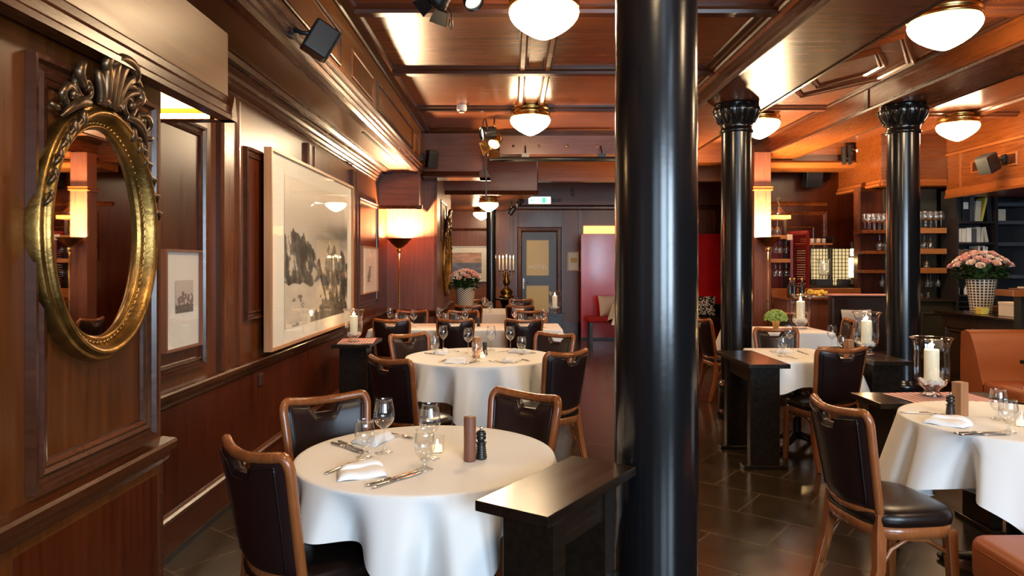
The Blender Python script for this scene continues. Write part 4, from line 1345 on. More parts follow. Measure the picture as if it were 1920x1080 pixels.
def rect_cloth(label, x0, x1, y0, y1, z, over, seed, group=None, mat='cloth_white', skip=()):
    """square cloth on a square top; it hangs lower at the corners"""
    f1 = wav(seed)
    cx, cy, hx, hy = (x0 + x1) / 2, (y0 + y1) / 2, (x1 - x0) / 2 + 0.006, (y1 - y0) / 2 + 0.006
    per = []
    r = 0.035
    N = 26
    for sx, sy, a0 in ((1, 1, 0), (-1, 1, PI / 2), (-1, -1, PI), (1, -1, 3 * PI / 2)):
        for k in range(9):
            a = a0 + k / 8 * PI / 2
            per.append((cx + sx * (hx - r) + r * math.cos(a), cy + sy * (hy - r) + r * math.sin(a), math.cos(a), math.sin(a), math.sin(k / 8 * PI)))
        nx, ny = [((-1, 1)), ((-1, -1)), ((1, -1)), ((1, 1))][[(1, 1), (-1, 1), (-1, -1), (1, -1)].index((sx, sy))]
        p0 = per[-1]
        q0 = (cx + nx * (hx - r) + r * math.cos(a0 + PI / 2), cy + ny * (hy - r) + r * math.sin(a0 + PI / 2))
        for k in range(1, N):
            f = k / N
            per.append((p0[0] + (q0[0] - p0[0]) * f, p0[1] + (q0[1] - p0[1]) * f, p0[2], p0[3], 0.0))
    n = len(per)
    rows = 12
    def ln(i):
        s = max(per[(i + d) % n][4] * (1 - abs(d) / 7) for d in range(-6, 7))
        return s
    rs = [[(cx + (p[0] - cx) * k, cy + (p[1] - cy) * k, z + 0.002) for p in per] for k in (0.001, 0.6, 0.99)]
    for j in range(rows + 1):
        ring = []
        for i, p in enumerate(per):
            c = ln(i)
            q = j / rows
            L = over * (1 + 0.38 * c)
            if skip:
                kk = max(0.0, min(1.0, (p[2] * skip[0] + p[3] * skip[1] - 0.2) / 0.6))
                L = L * (1 - kk) + 0.003 * kk
                c = c * (1 - kk)
            l = L * q
            e = 0.07 + 0.34 * c + 0.04 * f1(2 * PI * i / n)
            d = l * e + 0.012 * q * math.cos(2 * PI * i / n * 12 + f1(2 * PI * i / n) * 2)
            ring.append((p[0] + p[2] * d, p[1] + p[3] * d, z - l * math.sqrt(max(0.1, 1 - e * e))))
        rs.append(ring)
    ob = MB().rings(rs, 0, True).build('tablecloth', mat)
    return tag(ob, label, 'tablecloth', group)


TZ = 0.752
GC = 'white tablecloths'
pedestal_table('round pedestal table under the white cloth nearest the camera', -0.335, 2.76, 0.98, 0.98, TZ)
round_cloth('white cloth over the nearest round table, beside the dark console', -0.335, 2.76, 0.495, TZ, 0.665, math.radians(55), 3, GC)
pedestal_table('round pedestal table under the white cloth of the second table from the camera', -0.255, 5.70, 1.18, 1.18, TZ)
round_cloth('white cloth with a deep hanging corner over the second round table along the wall', -0.255, 5.70, 0.595, TZ, 0.85, math.radians(48), 9, GC)
pedestal_table('round pedestal table under the white cloth beside the tan leather bench', 2.40, 3.36, 0.96, 0.96, TZ)
round_cloth('white cloth over the round table beside the tan leather bench', 2.40, 3.36, 0.485, TZ, 0.74, math.radians(30), 17, GC)
pedestal_table('square pedestal table by the wall in the long row', -1.10, 8.40, 1.04, 0.84, TZ, False)
rect_cloth('white cloth on the wall half of the long table row', -1.63, -0.56, 7.97, 8.83, TZ, 0.24, 5, GC, skip=(1, 0))
pedestal_table('square pedestal table at the aisle end of the long row', 0.02, 8.40, 1.06, 0.84, TZ, False)
rect_cloth('white cloth on the aisle half of the long table row', -0.52, 0.57, 7.97, 8.83, TZ, 0.24, 6, GC, skip=(-1, 0))
pedestal_table('pedestal table far back under the vase of roses', -0.33, 11.15, 1.20, 1.2, TZ, False)
rect_cloth('white cloth on the far table below the vase of roses', -0.95, 0.30, 10.55, 11.8, TZ, 0.24, 7, GC)
pedestal_table('square pedestal table standing between the two narrow dark consoles', 2.345, 5.80, 0.58, 0.88, TZ, False)
rect_cloth('white cloth with pointed corners on the square table between the two narrow consoles', 2.05, 2.64, 5.36, 6.24, TZ, 0.19, 8, GC)
pedestal_table('pedestal table with the green flower pot behind the column', 3.0, 8.0, 0.98, 0.76, TZ, False)
rect_cloth('white cloth on the table with the green flower pot', 2.50, 3.50, 7.62, 8.40, TZ, 0.28, 10, GC)


# ------------------------------------------------------------------ dark wooden consoles
def console(label, x, y, w, l, h, rz, apron=True):
    t = thing('console_table', label, 'console', (x, y, 0), rz, 'narrow dark consoles')
    MB().box(-w / 2, w / 2, -l / 2, l / 2, h - 0.032, h).build('top', 'black_wood', t, False, bevel=0.003)
    for s in (-1, 1):
        yy = s * (l / 2 - 0.13)
        lg = MB().box(-w * 0.36, w * 0.36, yy - 0.035, yy + 0.035, 0.03, h - 0.032).build('leg', 'black_wood', t, False, bevel=0.003)
        MB().box(-w * 0.36 - 0.05, w * 0.36 + 0.05, yy - 0.05, yy + 0.05, 0, 0.03).build('foot', 'black_wood', lg, False, bevel=0.004)
    if apron:
        MB().box(-w * 0.32, w * 0.32, -l / 2 + 0.165, l / 2 - 0.165, h - 0.15, h - 0.032).build('apron', 'black_wood', t, False, bevel=0.003)
    return t


console('bare narrow dark console pointing at the nearest column, beside the front round table', 0.162, 2.292, 0.256, 0.60, 0.79, math.radians(-34))
console('bare narrow dark console in front of the scalloped column, beside the square table', 1.85, 5.46, 0.30, 0.82, 0.78, 0)
console('narrow dark console carrying a hurricane candle beyond the square table', 2.82, 5.68, 0.29, 0.96, 0.78, 0)
console('dark console with red checked cloth and candle behind the round table by the tan bench', 2.42, 4.03, 0.34, 0.80, 0.735, math.radians(90))
console('dark console with candle standing against the panelled wall under the mountain picture', -1.44, 6.58, 0.34, 0.62, 0.78, 0)
console('dark pedestal console with a candle standing alone at the back of the aisle', 0.66, 10.85, 0.30, 0.34, 0.745, 0, False)


def checked_cloth(label, x0, x1, y0, y1, z, rz=0.0, hangs=()):
    c = Vector(((x0 + x1) / 2, (y0 + y1) / 2, 0))
    R = Matrix.Rotation(rz, 3, 'Z')
    n = 26
    def fn(a, b_):
        p = Vector((x0 + (x1 - x0) * a, y0 + (y1 - y0) * b_, z + 0.0015 + 0.0012 * math.sin(9 * a + 5 * b_)))
        return R @ (p - c) + c
    def mf(i, j):
        return (1 if i % 2 else 0) + (1 if j % 2 else 0)
    ob = MB().grid(fn, n, n, 0, False, mf).build('checked_cloth', ['check_white', 'check_pink', 'check_red'], solid=0.002)
    return tag(ob, label, 'cloth', 'red checked cloths')


checked_cloth('red checked cloth under the big hurricane candle on the console by the tan bench', 2.20, 2.70, 3.88, 4.18, 0.736, 0.08)
checked_cloth('red checked cloth under the hurricane candle on the console by the panelled wall', -1.60, -1.28, 6.34, 6.80, 0.781, 0.12)
# ------------------------------------------------------------------ candles
def hurricane_kind():
    t = thing('hurricane_lamp', 'x', 'candle holder')
    pr = [(0.001, 0.004), (0.058, 0.002), (0.062, 0.006), (0.045, 0.016), (0.036, 0.030), (0.045, 0.045), (0.072, 0.066), (0.088, 0.10), (0.091, 0.16), (0.089, 0.24), (0.090, 0.285), (0.097, 0.312), (0.106, 0.330), (0.109, 0.334)]
    MB().lathe(pr, 40).build('glass_body', 'glass_clear', t, False)
    MB().tube([(0.109 * math.cos(2 * PI * i / 40), 0.109 * math.sin(2 * PI * i / 40), 0.334) for i in range(40)], 0.0028, 6, closed=True).build('rim', 'glass_clear', t, False)
    m = MB()
    rnd = random.Random(5)
    for k in range(46):
        a, r = rnd.uniform(0, 2 * PI), rnd.uniform(0.035, 0.062)
        m.ball((r * math.cos(a), r * math.sin(a), 0.066 + rnd.uniform(0, 0.024) + max(0, r - 0.05) * 0.8), rnd.uniform(0.009, 0.014), 7, 5, sq=(1, 0.8, 0.7))
    pb = m.build('white_pebbles', 'pebble', t, False)
    pb['kind'] = 'stuff'
    return Maker(t)


def candle_kind(name='pillar_candle'):
    t = thing(name, 'x', 'candle')
    MB().lathe([(0.039, 0.0), (0.039, 0.19), (0.036, 0.20), (0.030, 0.196), (0.001, 0.186)], 32, cap0=True).build('wax', 'wax', t, False)
    MB().tube([(0, 0, 0.186), (0, 0.001, 0.206)], 0.0015, 5).build('wick', 'metal_black', t, False)
    MB().lathe([(0.001, 0.198), (0.007, 0.205), (0.009, 0.214), (0.006, 0.228), (0.001, 0.246)], 12).build('flame', 'flame', t, False)
    return Maker(t)


hur, can = hurricane_kind(), candle_kind()
for x, y, z, sc, w in ((2.42, 4.06, 0.740, 1.0, 'on the checked cloth by the tan bench'), (2.83, 5.62, 0.780, 1.0, 'on the bare console beyond the square table'),
                       (3.33, 8.12, 0.755, 1.18, 'on the cloth next to the green flower pot'), (-1.46, 6.50, 0.785, 0.88, 'on the console under the mountain picture'),
                       (0.66, 10.85, 0.745, 1.0, 'on the lone pedestal beyond the aisle'), (4.70, 10.62, 1.27, 0.9, 'before the lit paper screens at the bar')):
    hur((x, y, z), 0.3, 'clear glass hurricane lamp with pebbles ' + w, 'hurricane lamps', sc)
    can((x, y, z + 0.068 * sc), 0, 'cream pillar candle burning in the hurricane ' + w, 'pillar candles in hurricanes', sc)
    pl = bpy.data.lights.new('candle_flame', 'POINT'); pl.energy = 1.6; pl.color = (1, 0.6, 0.25); pl.shadow_soft_size = 0.015
    po = bpy.data.objects.new('candle_flame', pl); COL.objects.link(po); po.location = (x, y, z + (0.068 + 0.24) * sc)


# ------------------------------------------------------------------ tableware
def lathe_glass(name, cat, prof, foot_k):
    t = thing(name, 'x', cat)
    MB().lathe(prof[:foot_k + 1], 24).build('foot', 'glass_clear', t, False)
    MB().lathe(prof[foot_k:], 28).build('bowl', 'glass_clear', t, False)
    r, z = prof[-1]
    return Maker(t)


WINE = [(0.036, 0.0), (0.036, 0.002), (0.02, 0.005), (0.006, 0.009), (0.0042, 0.02), (0.0038, 0.07), (0.0046, 0.088), (0.012, 0.096), (0.028, 0.110), (0.039, 0.128), (0.0415, 0.142), (0.039, 0.168), (0.034, 0.195), (0.0315, 0.212), (0.0320, 0.2125)]
GOB = [(0.032, 0.0), (0.032, 0.002), (0.018, 0.006), (0.007, 0.014), (0.006, 0.028), (0.009, 0.036), (0.022, 0.046), (0.033, 0.060), (0.0385, 0.080), (0.038, 0.105), (0.034, 0.132), (0.0325, 0.145), (0.0330, 0.1455)]
wine = lathe_glass('wine_glass', 'glass', WINE, 6)
gob = lathe_glass('water_goblet', 'glass', GOB, 5)


def flat_sweep(m, pts, widths, th):
    """thin cutlery strip lying on the table; pts (x, y, z), widths per point, bent over a spine"""
    rs = []
    for i, p in enumerate(pts):
        w = widths[i]
        rs.append([(p[0] - w, p[1], p[2]), (p[0] - w * 0.6, p[1], p[2] + th), (p[0] + w * 0.6, p[1], p[2] + th), (p[0] + w, p[1], p[2])])
    m.rings(rs, 0, True, True, True, True)


def knife_kind():
    t = thing('table_knife', 'x', 'knife')
    m = MB()
    flat_sweep(m, [(0, y, 0.001) for y in (-0.115, -0.10, -0.06, -0.012)], [0.006, 0.0085, 0.0075, 0.006], 0.007)
    m.build('handle', 'steel', t, False)
    m = MB()
    flat_sweep(m, [(0, -0.012, 0.002), (0.001, 0.0, 0.003), (0.003, 0.06, 0.003), (0.003, 0.10, 0.003), (-0.002, 0.118, 0.003)], [0.005, 0.008, 0.0095, 0.008, 0.001], 0.0018)
    m.build('blade', 'steel', t, False)
    return Maker(t)


def fork_kind():
    t = thing('table_fork', 'x', 'fork')
    m = MB()
    flat_sweep(m, [(0, -0.10, 0.001), (0, -0.085, 0.001), (0, -0.03, 0.004), (0, 0.025, 0.008)], [0.006, 0.009, 0.005, 0.004], 0.004)
    m.build('handle', 'steel', t, False)
    m = MB()
    flat_sweep(m, [(0, 0.025, 0.008), (0, 0.04, 0.006), (0, 0.055, 0.003)], [0.004, 0.011, 0.0125], 0.002)
    for k in range(4):
        x = -0.0105 + 0.007 * k
        m.tube([(x, 0.053, 0.004), (x, 0.075, 0.002), (x, 0.098, 0.006)], [0.0017, 0.0016, 0.0008], 5)
    m.build('tines', 'steel', t, False)
    return Maker(t)


def napkin_kind():
    t = thing('folded_napkin', 'x', 'napkin')
    def shape(w, l, h, y0, sk):
        def fn(a, b_):
            x = (a - 0.5) * w
            y = y0 + (b_ - 0.5) * l + sk * x
            e = (1 - abs(2 * a - 1) ** 4) * (1 - abs(2 * b_ - 1) ** 5)
            return (x, y, 0.001 + h * max(0, e) ** 0.55 + 0.003 * math.sin(8 * a + 3 * b_))
        return fn
    MB().grid(shape(0.17, 0.125, 0.022, 0, 0.10), 18, 14).build('lower_fold', 'napkin_white', t, False, solid=0.003)
    MB().grid(lambda a, b_: Vector(shape(0.16, 0.055, 0.030, 0.032, 0.22)(a, b_)) + Vector((0, 0, 0.004)), 18, 10).build('upper_fold', 'napkin_white', t, False, solid=0.003)
    return Maker(t)


knife, fork, napkin = knife_kind(), fork_kind(), napkin_kind()


def tealight_kind():
    t = thing('tealight_glass', 'x', 'tealight')
    MB().lathe([(0.001, 0.003), (0.024, 0.002), (0.027, 0.006), (0.029, 0.065), (0.030, 0.066)], 28).build('glass_cup', 'glass_clear', t, False)
    MB().lathe([(0.019, 0.006), (0.019, 0.028), (0.017, 0.030), (0.001, 0.029)], 20, cap0=True).build('wax', 'tea_glow', t, False)
    MB().lathe([(0.001, 0.029), (0.004, 0.034), (0.004, 0.040), (0.001, 0.052)], 8).build('flame', 'flame', t, False)
    return Maker(t)


def mill_kind():
    t = thing('pepper_mill', 'x', 'pepper mill')
    pr = [(0.021, 0.0), (0.0225, 0.004), (0.0225, 0.012)]
    for k in range(5):
        z = 0.014 + k * 0.0085
        r = 0.0215 - 0.0008 * k
        pr += [(r - 0.0035, z), (r, z + 0.003), (r, z + 0.006)]
    pr += [(0.014, 0.060), (0.0125, 0.066), (0.0145, 0.072), (0.019, 0.076), (0.0195, 0.083), (0.016, 0.086), (0.019, 0.089), (0.0195, 0.096), (0.0165, 0.104), (0.009, 0.109), (0.001, 0.110)]
    MB().lathe(pr, 28, cap0=True).build('body', 'pepper_black', t, False)
    MB().lathe([(0.003, 0.108), (0.003, 0.112), (0.0065, 0.115), (0.0065, 0.120), (0.001, 0.124)], 14).build('knob', 'chrome', t, False)
    MB().lathe([(0.001, 0.122), (0.001, 0.123)], 6).lathe([(0.0205, 0.060), (0.0212, 0.063), (0.0148, 0.064)], 24).build('collar', 'pepper_black', t, False)
    return Maker(t)


tea, mill = tealight_kind(), mill_kind()
rod_t = thing('wooden_rod', 'tall round wooden rod standing beside the pepper mill on the front round table', 'table ornament')
MB().lathe([(0.022, 0.0), (0.023, 0.003), (0.023, 0.164), (0.0215, 0.167), (0.001, 0.167)], 32, cap0=True).build('rod', 'rod_wood', rod_t, False)
rod = Maker(rod_t)
blk_t = thing('wooden_block', 'x', 'table ornament')
MB().box(-0.026, 0.026, -0.026, 0.026, 0, 0.165).build('block', 'block_wood', blk_t, False, bevel=0.003)
MB().box(-0.0265, -0.010, -0.027, 0.027, 0.05, 0.05).build('joint_line', 'rod_wood', blk_t, False)
blk = Maker(blk_t)


def at(px, py, z):
    """a point on a table top of height z from where it shows in the photo"""
    y = F * (1.5 - z) / (py - 495)
    return ((px - 960) / F * y, y, z)


Z1 = TZ + 0.003
GW, GG, GK, GN, GT, GM, GB = 'wine glasses on the tables', 'water goblets on the tables', 'table knives', 'folded napkins', 'tealights on the tables', 'pepper mills', 'wooden blocks'
T1, T2, TL, TQ, TR = 'front round table', 'second round table', 'long table row', 'square console flanked table', 'round table by the tan bench'
wine(at(720, 848, Z1), 0, 'tall wine glass beside the napkin on the wall side of the ' + T1, GW)
gob(at(684, 857, Z1), 0, 'water goblet before the tall wine glass, wall side of the ' + T1, GG)
wine(at(806, 860, Z1), 0, 'wine glass behind the tealight and goblet near the middle of the ' + T1, GW)
gob(at(796, 880, Z1), 0, 'water goblet before the tealight, closest to us on the ' + T1, GG)
tea(at(820, 849, Z1), 0, 'glowing tealight in a clear cup between goblet and wooden rod on the ' + T1, GT)
rod(at(881, 864, Z1), 0)
mill(at(902, 860, Z1), 0.4, 'black ribbed pepper mill touching the wooden rod on the ' + T1, GM)
def setting(chair_xy, d, table, table_xy, who, rn, z=Z1, n_kn=2, spread=0.0, fk=True):
    """napkin between fork and knives at one seat; d = distance of the napkin from the table centre"""
    c = Vector((*table_xy, 0)); s = Vector((*chair_xy, 0))
    o = (s - c).normalized()
    side = Vector((-o.y, o.x, 0))
    p = c + o * d
    rz = face_rz(-o.x, -o.y)
    napkin((p.x, p.y, z), rz + rn, 'white folded napkin at the ' + who + ' of the ' + table, GN)
    for k in range(n_kn):
        q = p + side * (0.125 + 0.028 * k + spread) - o * 0.03
        knife((q.x, q.y, z), rz - 0.08 + 0.05 * k, ('inner' if k == 0 else 'outer') + ' steel knife at the ' + who + ' of the ' + table, GK)
    if fk:
        q = p - side * 0.115 - o * 0.02
        fork((q.x, q.y, z), rz + 0.1, 'steel fork at the ' + who + ' of the ' + table, 'table forks')
setting((-0.785, 2.155), 0.33, T1, (-0.335, 2.76), 'seat nearest the gilt mirror', 0.9)
setting((-0.845, 3.20), 0.33, T1, (-0.335, 2.76), 'wall side seat', 0.25)
# second table
wine(at(831, 656, Z1), 0, 'wine glass by the napkin toward the wall on the ' + T2, GW)
gob(at(815, 664, Z1), 0, 'water goblet nearest the wall on the ' + T2, GG)
wine(at(878, 662, Z1), 0, 'wine glass on the wall side of the wooden block on the ' + T2, GW)
gob(at(893, 677, Z1), 0, 'water goblet just before the wooden block on the ' + T2, GG)
wine(at(921, 657, Z1), 0, 'wine glass behind the pepper mill on the ' + T2, GW)
wine(at(957, 658, Z1), 0, 'wine glass on the aisle side of the ' + T2, GW)
gob(at(978, 664, Z1), 0, 'water goblet behind the napkin on the aisle side of the ' + T2, GG)
blk(at(894, 671, Z1), 0.5, 'square wooden block in the middle of the ' + T2, GB)
mill(at(909, 666, Z1), 0, 'black pepper mill behind the tealight on the ' + T2, GM)
tea(at(905, 672, Z1), 0, 'glowing tealight before the pepper mill on the ' + T2, GT)
for (cx, cy), who in (((-0.815, 4.50), 'front seat toward the wall'), ((0.41, 4.86), 'front seat on the aisle side'), ((-0.92, 6.12), 'far seat toward the wall'), ((0.40, 6.16), 'far seat on the aisle side')):
    setting((cx, cy), 0.40, T2, (-0.255, 5.70), who, 0.4, n_kn=1)
# long row
k = 0
for x, who in ((-1.32, 'seat by the wall'), (-0.72, 'middle seat'), (0.20, 'aisle seat')):
    for y, o2, sd in ((8.20, 1, 'near'), (8.62, -1, 'far')):
        w = sd + ' side ' + who + ' of the ' + TL
        wine((x + 0.17 * o2, y + 0.03 * o2, Z1), 0, 'wine glass at the ' + w, GW)
        gob((x + 0.09 * o2, y + 0.06 * o2, Z1), 0, 'water goblet at the ' + w, GG)
        napkin((x, y - 0.10 * o2, Z1), 0.1 if o2 > 0 else PI, 'white napkin at the ' + w, GN)
        knife((x + 0.13 * o2, y - 0.10 * o2, Z1), 0 if o2 > 0 else PI, 'steel knife at the ' + w, GK)
mill((-0.40, 8.42, Z1), 0, 'black pepper mill between the two cloths of the ' + TL, GM)
# far table
for x, y, w in ((-0.42, 10.85, 'near side toward the wall'), (0.02, 10.9, 'near side toward the aisle'), (-0.45, 11.35, 'far side by the slim column')):
    wine((x, y, Z1), 0, 'wine glass on the ' + w + ' of the far rose table', GW)
    gob((x + 0.09, y + 0.02, Z1), 0, 'water goblet on the ' + w + ' of the far rose table', GG)
# square table between the consoles
wine(at(1480, 655, Z1), 0, 'wine glass at the far end toward the column on the ' + TQ, GW)
gob(at(1467, 664, Z1), 0, 'water goblet before the wine glass, column side of the ' + TQ, GG)
wine(at(1560, 655, Z1), 0, 'wine glass behind the chair back on the ' + TQ, GW)
gob(at(1579, 662, Z1), 0, 'water goblet behind the chair back on the ' + TQ, GG)
blk((2.585, 5.40, Z1), 0.2, 'pale wooden block before the hurricane lamp on the ' + TQ, GB)
napkin((2.28, 5.95, Z1), PI + 0.1, 'white folded napkin at the far seat of the ' + TQ, GN)
fork((2.20, 5.62, Z1), 0.5, 'steel fork at the far seat of the ' + TQ, 'table forks')
knife((2.44, 5.90, Z1), PI, 'steel table knife at the far seat of the ' + TQ, GK)
# table by the bench
mill((2.13, 3.42, Z1), 0.3, 'black turned pepper mill with chrome knob on the ' + TR, GM)
blk((2.205, 3.465, Z1), 0.35, 'tall pale wooden block behind the pepper mill on the ' + TR, GB)
gob((2.20, 3.12, Z1), 0, 'clear water goblet nearest us on the ' + TR, GG)
gob((2.335, 3.38, Z1), 0, 'clear water goblet standing further in on the ' + TR, GG)
wine((2.52, 3.40, Z1), 0, 'wine glass in the middle of the ' + TR, GW)
tea((2.33, 3.22, Z1), 0, 'glowing tealight behind the goblet on the ' + TR, GT)
napkin((2.03, 3.28, Z1), -0.9, 'white folded napkin before the side chair on the ' + TR, GN)
knife((2.055, 3.10, Z1), -1.45, 'inner steel table knife before the side chair on the ' + TR, GK)
knife((2.06, 3.065, Z1), -1.52, 'outer steel table knife before the side chair on the ' + TR, GK)
fork((2.04, 3.50, Z1), -1.9, 'steel fork before the side chair on the ' + TR, 'table forks')


# ------------------------------------------------------------------ roses, pots
def rose_mesh(name, mat, seed):
    rnd = random.Random(seed)
    m = MB()
    def petal(a0, r0, r1, h, cup, wd):
        def fn(a, b_):
            ang = a0 + (a - 0.5) * wd
            rr = r0 + (r1 - r0) * math.sin(b_ * PI / 2) ** 0.8 * (1 - 0.25 * (2 * a - 1) ** 2)
            if b_ > 0.8:
                rr += cup * (b_ - 0.8) * 5
            return (rr * math.cos(ang), rr * math.sin(ang), -0.022 + h * b_ * (1 - 0.18 * (2 * a - 1) ** 2))
        m.grid(fn, 5, 5)
    for lay, (r1, h, cnt, cup) in enumerate(((0.010, 0.050, 3, 0.0), (0.017, 0.048, 4, 0.002), (0.024, 0.044, 5, 0.006), (0.031, 0.036, 6, 0.010))):
        for k in range(cnt):
            petal(2 * PI * k / cnt + lay * 0.7 + rnd.uniform(-0.2, 0.2), 0.004, r1, h, cup, 2 * PI / cnt * 1.45)
    m.ball((0, 0, 0.0), 0.012, 8, 6)
    return m


def bouquet(base, top_z, rx, ry, n, sc, where, seed, zspread):
    rnd = random.Random(seed)
    for k in range(n):
        # spread over a flat dome
        f = (k + 0.5) / n
        rr = math.sqrt(f)
        a = k * 2.399963
        x, y = base[0] + rx * rr * math.cos(a), base[1] + ry * rr * math.sin(a)
        z = top_z - zspread * rr ** 2.2 + rnd.uniform(-0.012, 0.012)
        i = rnd.choice((0, 0, 1, 1, 2))
        if i in UNUSED:
            UNUSED.remove(i); ob = ROSES[i]
        else:
            ob = ROSES[i].copy()
            COL.objects.link(ob)
        ob.location = (x, y, z)
        tilt = 0.75 * rr
        ob.rotation_euler = (Matrix.Rotation(a, 3, 'Z') @ Matrix.Rotation(tilt, 3, 'Y') @ Matrix.Rotation(rnd.uniform(0, 6), 3, 'Z')).to_euler()
        ob.scale = (sc,) * 3
        tag(ob, '%s rose bloom in the bouquet %s' % (('rosy pink', 'peach pink', 'pale cream pink')[i], where), 'rose', 'roses ' + where + (' in rosy pink', ' in peach', ' in cream')[i])


UNUSED = [0, 1, 2]
ROSES = [rose_mesh('rose', 0, 1).build('rose', 'rose_pink'), rose_mesh('rose', 0, 2).build('rose', 'rose_peach'), rose_mesh('rose', 0, 3).build('rose', 'rose_cream')]


def leafage(name, label, c, rx, rz, n, seed, mat='leaf_dark', size=0.05, stems=None):
    rnd = random.Random(seed)
    m = MB()
    for k in range(n):
        a = rnd.uniform(0, 2 * PI)
        rr = math.sqrt(rnd.random())
        p = Vector((c[0] + rx * rr * math.cos(a), c[1] + rx * rr * math.sin(a), c[2] + rz * rnd.uniform(-1, 0.6)))
        d = Vector((math.cos(a) + rnd.uniform(-0.6, 0.6), math.sin(a) + rnd.uniform(-0.6, 0.6), rnd.uniform(-0.6, 0.9))).normalized()
        s = d.cross(Vector((0, 0, 1))).normalized()
        u = s.cross(d)
        L = size * rnd.uniform(0.7, 1.4)
        W = L * 0.42
        pts = [p, p + d * L * 0.4 + s * W + u * 0.006, p + d * L * 0.45 - u * 0.004, p + d * L * 0.4 - s * W + u * 0.006, p + d * L]
        m.add(pts, [(0, 1, 2), (0, 2, 3), (1, 4, 2), (2, 4, 3)], 0, True)
    if stems:
        for k in range(22):
            a = rnd.uniform(0, 2 * PI)
            rr = rnd.uniform(0.2, 1)
            m.tube([(c[0] + 0.05 * math.cos(a), c[1] + 0.05 * math.sin(a), stems), (c[0] + rx * rr * math.cos(a), c[1] + rx * rr * math.sin(a), c[2] + rz)], 0.003, 5)
    ob = m.build(name, mat)
    return tag(ob, label, 'foliage', None, 'stuff')


def pattern_vase(label, loc, h, r0, r1, cols, rows, fn):
    t = thing('flower_vase', label, 'vase', loc)
    pr = [(r0 + (r1 - r0) * (k / rows), h * k / rows) for k in range(rows + 1)]
    MB().lathe(pr, cols, cap0=True, mfn=fn).build('body', ['vase_white', 'vase_black'], t, False)
    MB().lathe([(r1, h), (r1 * 1.02, h + 0.004), (r1 * 0.95, h), (r0 * 0.93, 0.01)], cols).build('lip', 'vase_white', t, False)
    return t


pattern_vase('tapered vase in a brown and cream gingham pattern on the bar counter', (5.33, 8.0, 0.951), 0.37, 0.105, 0.152, 66, 36, lambda i, j: 1 if (i % 3 and j % 3) else 0)
leafage('rose_foliage', 'dark green rose leaves over the rim of the gingham vase', (5.33, 8.0, 1.42), 0.25, 0.09, 520, 4, 'leaf_dark', 0.06, 1.0)
bouquet((5.33, 8.0), 1.625, 0.30, 0.27, 44, 1.25, 'on the bar counter', 21, 0.15)
pattern_vase('black and white diamond patterned vase holding roses on the far table', (-0.76, 11.45, TZ + 0.004), 0.36, 0.125, 0.165, 40, 22, lambda i, j: (i + j) % 2)
leafage('rose_foliage', 'dark green rose leaves over the diamond patterned vase', (-0.76, 11.45, 1.20), 0.19, 0.10, 420, 8, 'leaf_dark', 0.07, 0.85)
bouquet((-0.76, 11.45), 1.40, 0.24, 0.22, 30, 1.35, 'on the far table', 33, 0.13)
t = thing('flower_cup', 'small gold cup of pale green blooms on the table behind the column', 'flower pot', (2.98, 7.95, TZ + 0.003))
MB().lathe([(0.026, 0.0), (0.042, 0.11), (0.043, 0.112), (0.039, 0.108), (0.024, 0.006)], 24, cap0=True).build('cup', 'gold_cup', t, False)
m = MB()
rnd = random.Random(6)
for k in range(240):
    a, b_ = rnd.uniform(0, 2 * PI), math.acos(rnd.uniform(-0.25, 1))
    p = (0.115 * math.sin(b_) * math.cos(a), 0.115 * math.sin(b_) * math.sin(a), 0.135 + 0.085 * math.cos(b_))
    m.ball(p, rnd.uniform(0.010, 0.018), 6, 4)
bl_ = m.build('blossoms', 'leaf_light', t, False)
bl_['kind'] = 'stuff'

# ------------------------------------------------------------------ candelabra at the back
t = thing('candelabra', 'ornate gilt candelabra base on the dark stand by the hotel door', 'candelabra', (-0.10, 12.8, 0.88))
MB().lathe([(0.13, 0.0), (0.15, 0.02), (0.15, 0.05), (0.10, 0.07), (0.12, 0.10), (0.13, 0.14), (0.10, 0.19), (0.05, 0.22), (0.035, 0.26), (0.06, 0.29), (0.075, 0.35), (0.05, 0.42), (0.03, 0.45), (0.045, 0.48), (0.03, 0.52), (0.02, 0.56)], 16, smooth=True, rfn=lambda a, k: 1 + 0.07 * math.cos(4 * a)).build('base', 'gilt', t, False)
m = MB()
cups = [(0, 0, 0.60)]
for k in range(6):
    a = 2 * PI * k / 6
    e = (0.15 * math.cos(a), 0.15 * math.sin(a), 0.58)
    m.tube([(0, 0, 0.46), (0.07 * math.cos(a), 0.07 * math.sin(a), 0.43), (0.14 * math.cos(a), 0.14 * math.sin(a), 0.48), e], 0.010, 6)
    cups.append(e)
for c in cups:
    m.lathe([(0.006, -0.02), (0.026, 0.0), (0.028, 0.01), (0.012, 0.012)], 12, c)
m.build('arms', 'gilt', t, False)
t.scale = (0.85,) * 3
tt = thing('taper_candle', 'x', 'candle')
MB().lathe([(0.012, 0.0), (0.011, 0.26), (0.001, 0.262)], 10, cap0=True).build('wax', 'wax', tt, False)
MB().lathe([(0.001, 0.262), (0.008, 0.275), (0.007, 0.29), (0.001, 0.32)], 8).build('flame', 'flame', tt, False)
tp = Maker(tt)
for k, c in enumerate(cups):
    tp((-0.10 + 0.85 * c[0], 12.8 + 0.85 * c[1], 0.88 + 0.85 * (c[2] + 0.012)), 0, 'slim white lit taper candle ' + ('standing tallest in the middle of the candelabra' if k == 0 else 'on an outer arm of the candelabra'), 'taper candles on the outer arms' if k else 'middle taper', 0.85)
t = thing('pedestal_stand', 'dark round topped stand carrying the gilt candelabra', 'stand', (-0.10, 12.8, 0))
MB().lathe([(0.001, 0.85), (0.24, 0.85), (0.25, 0.865), (0.24, 0.88), (0.001, 0.88)], 32).build('top', 'black_wood', t, False)
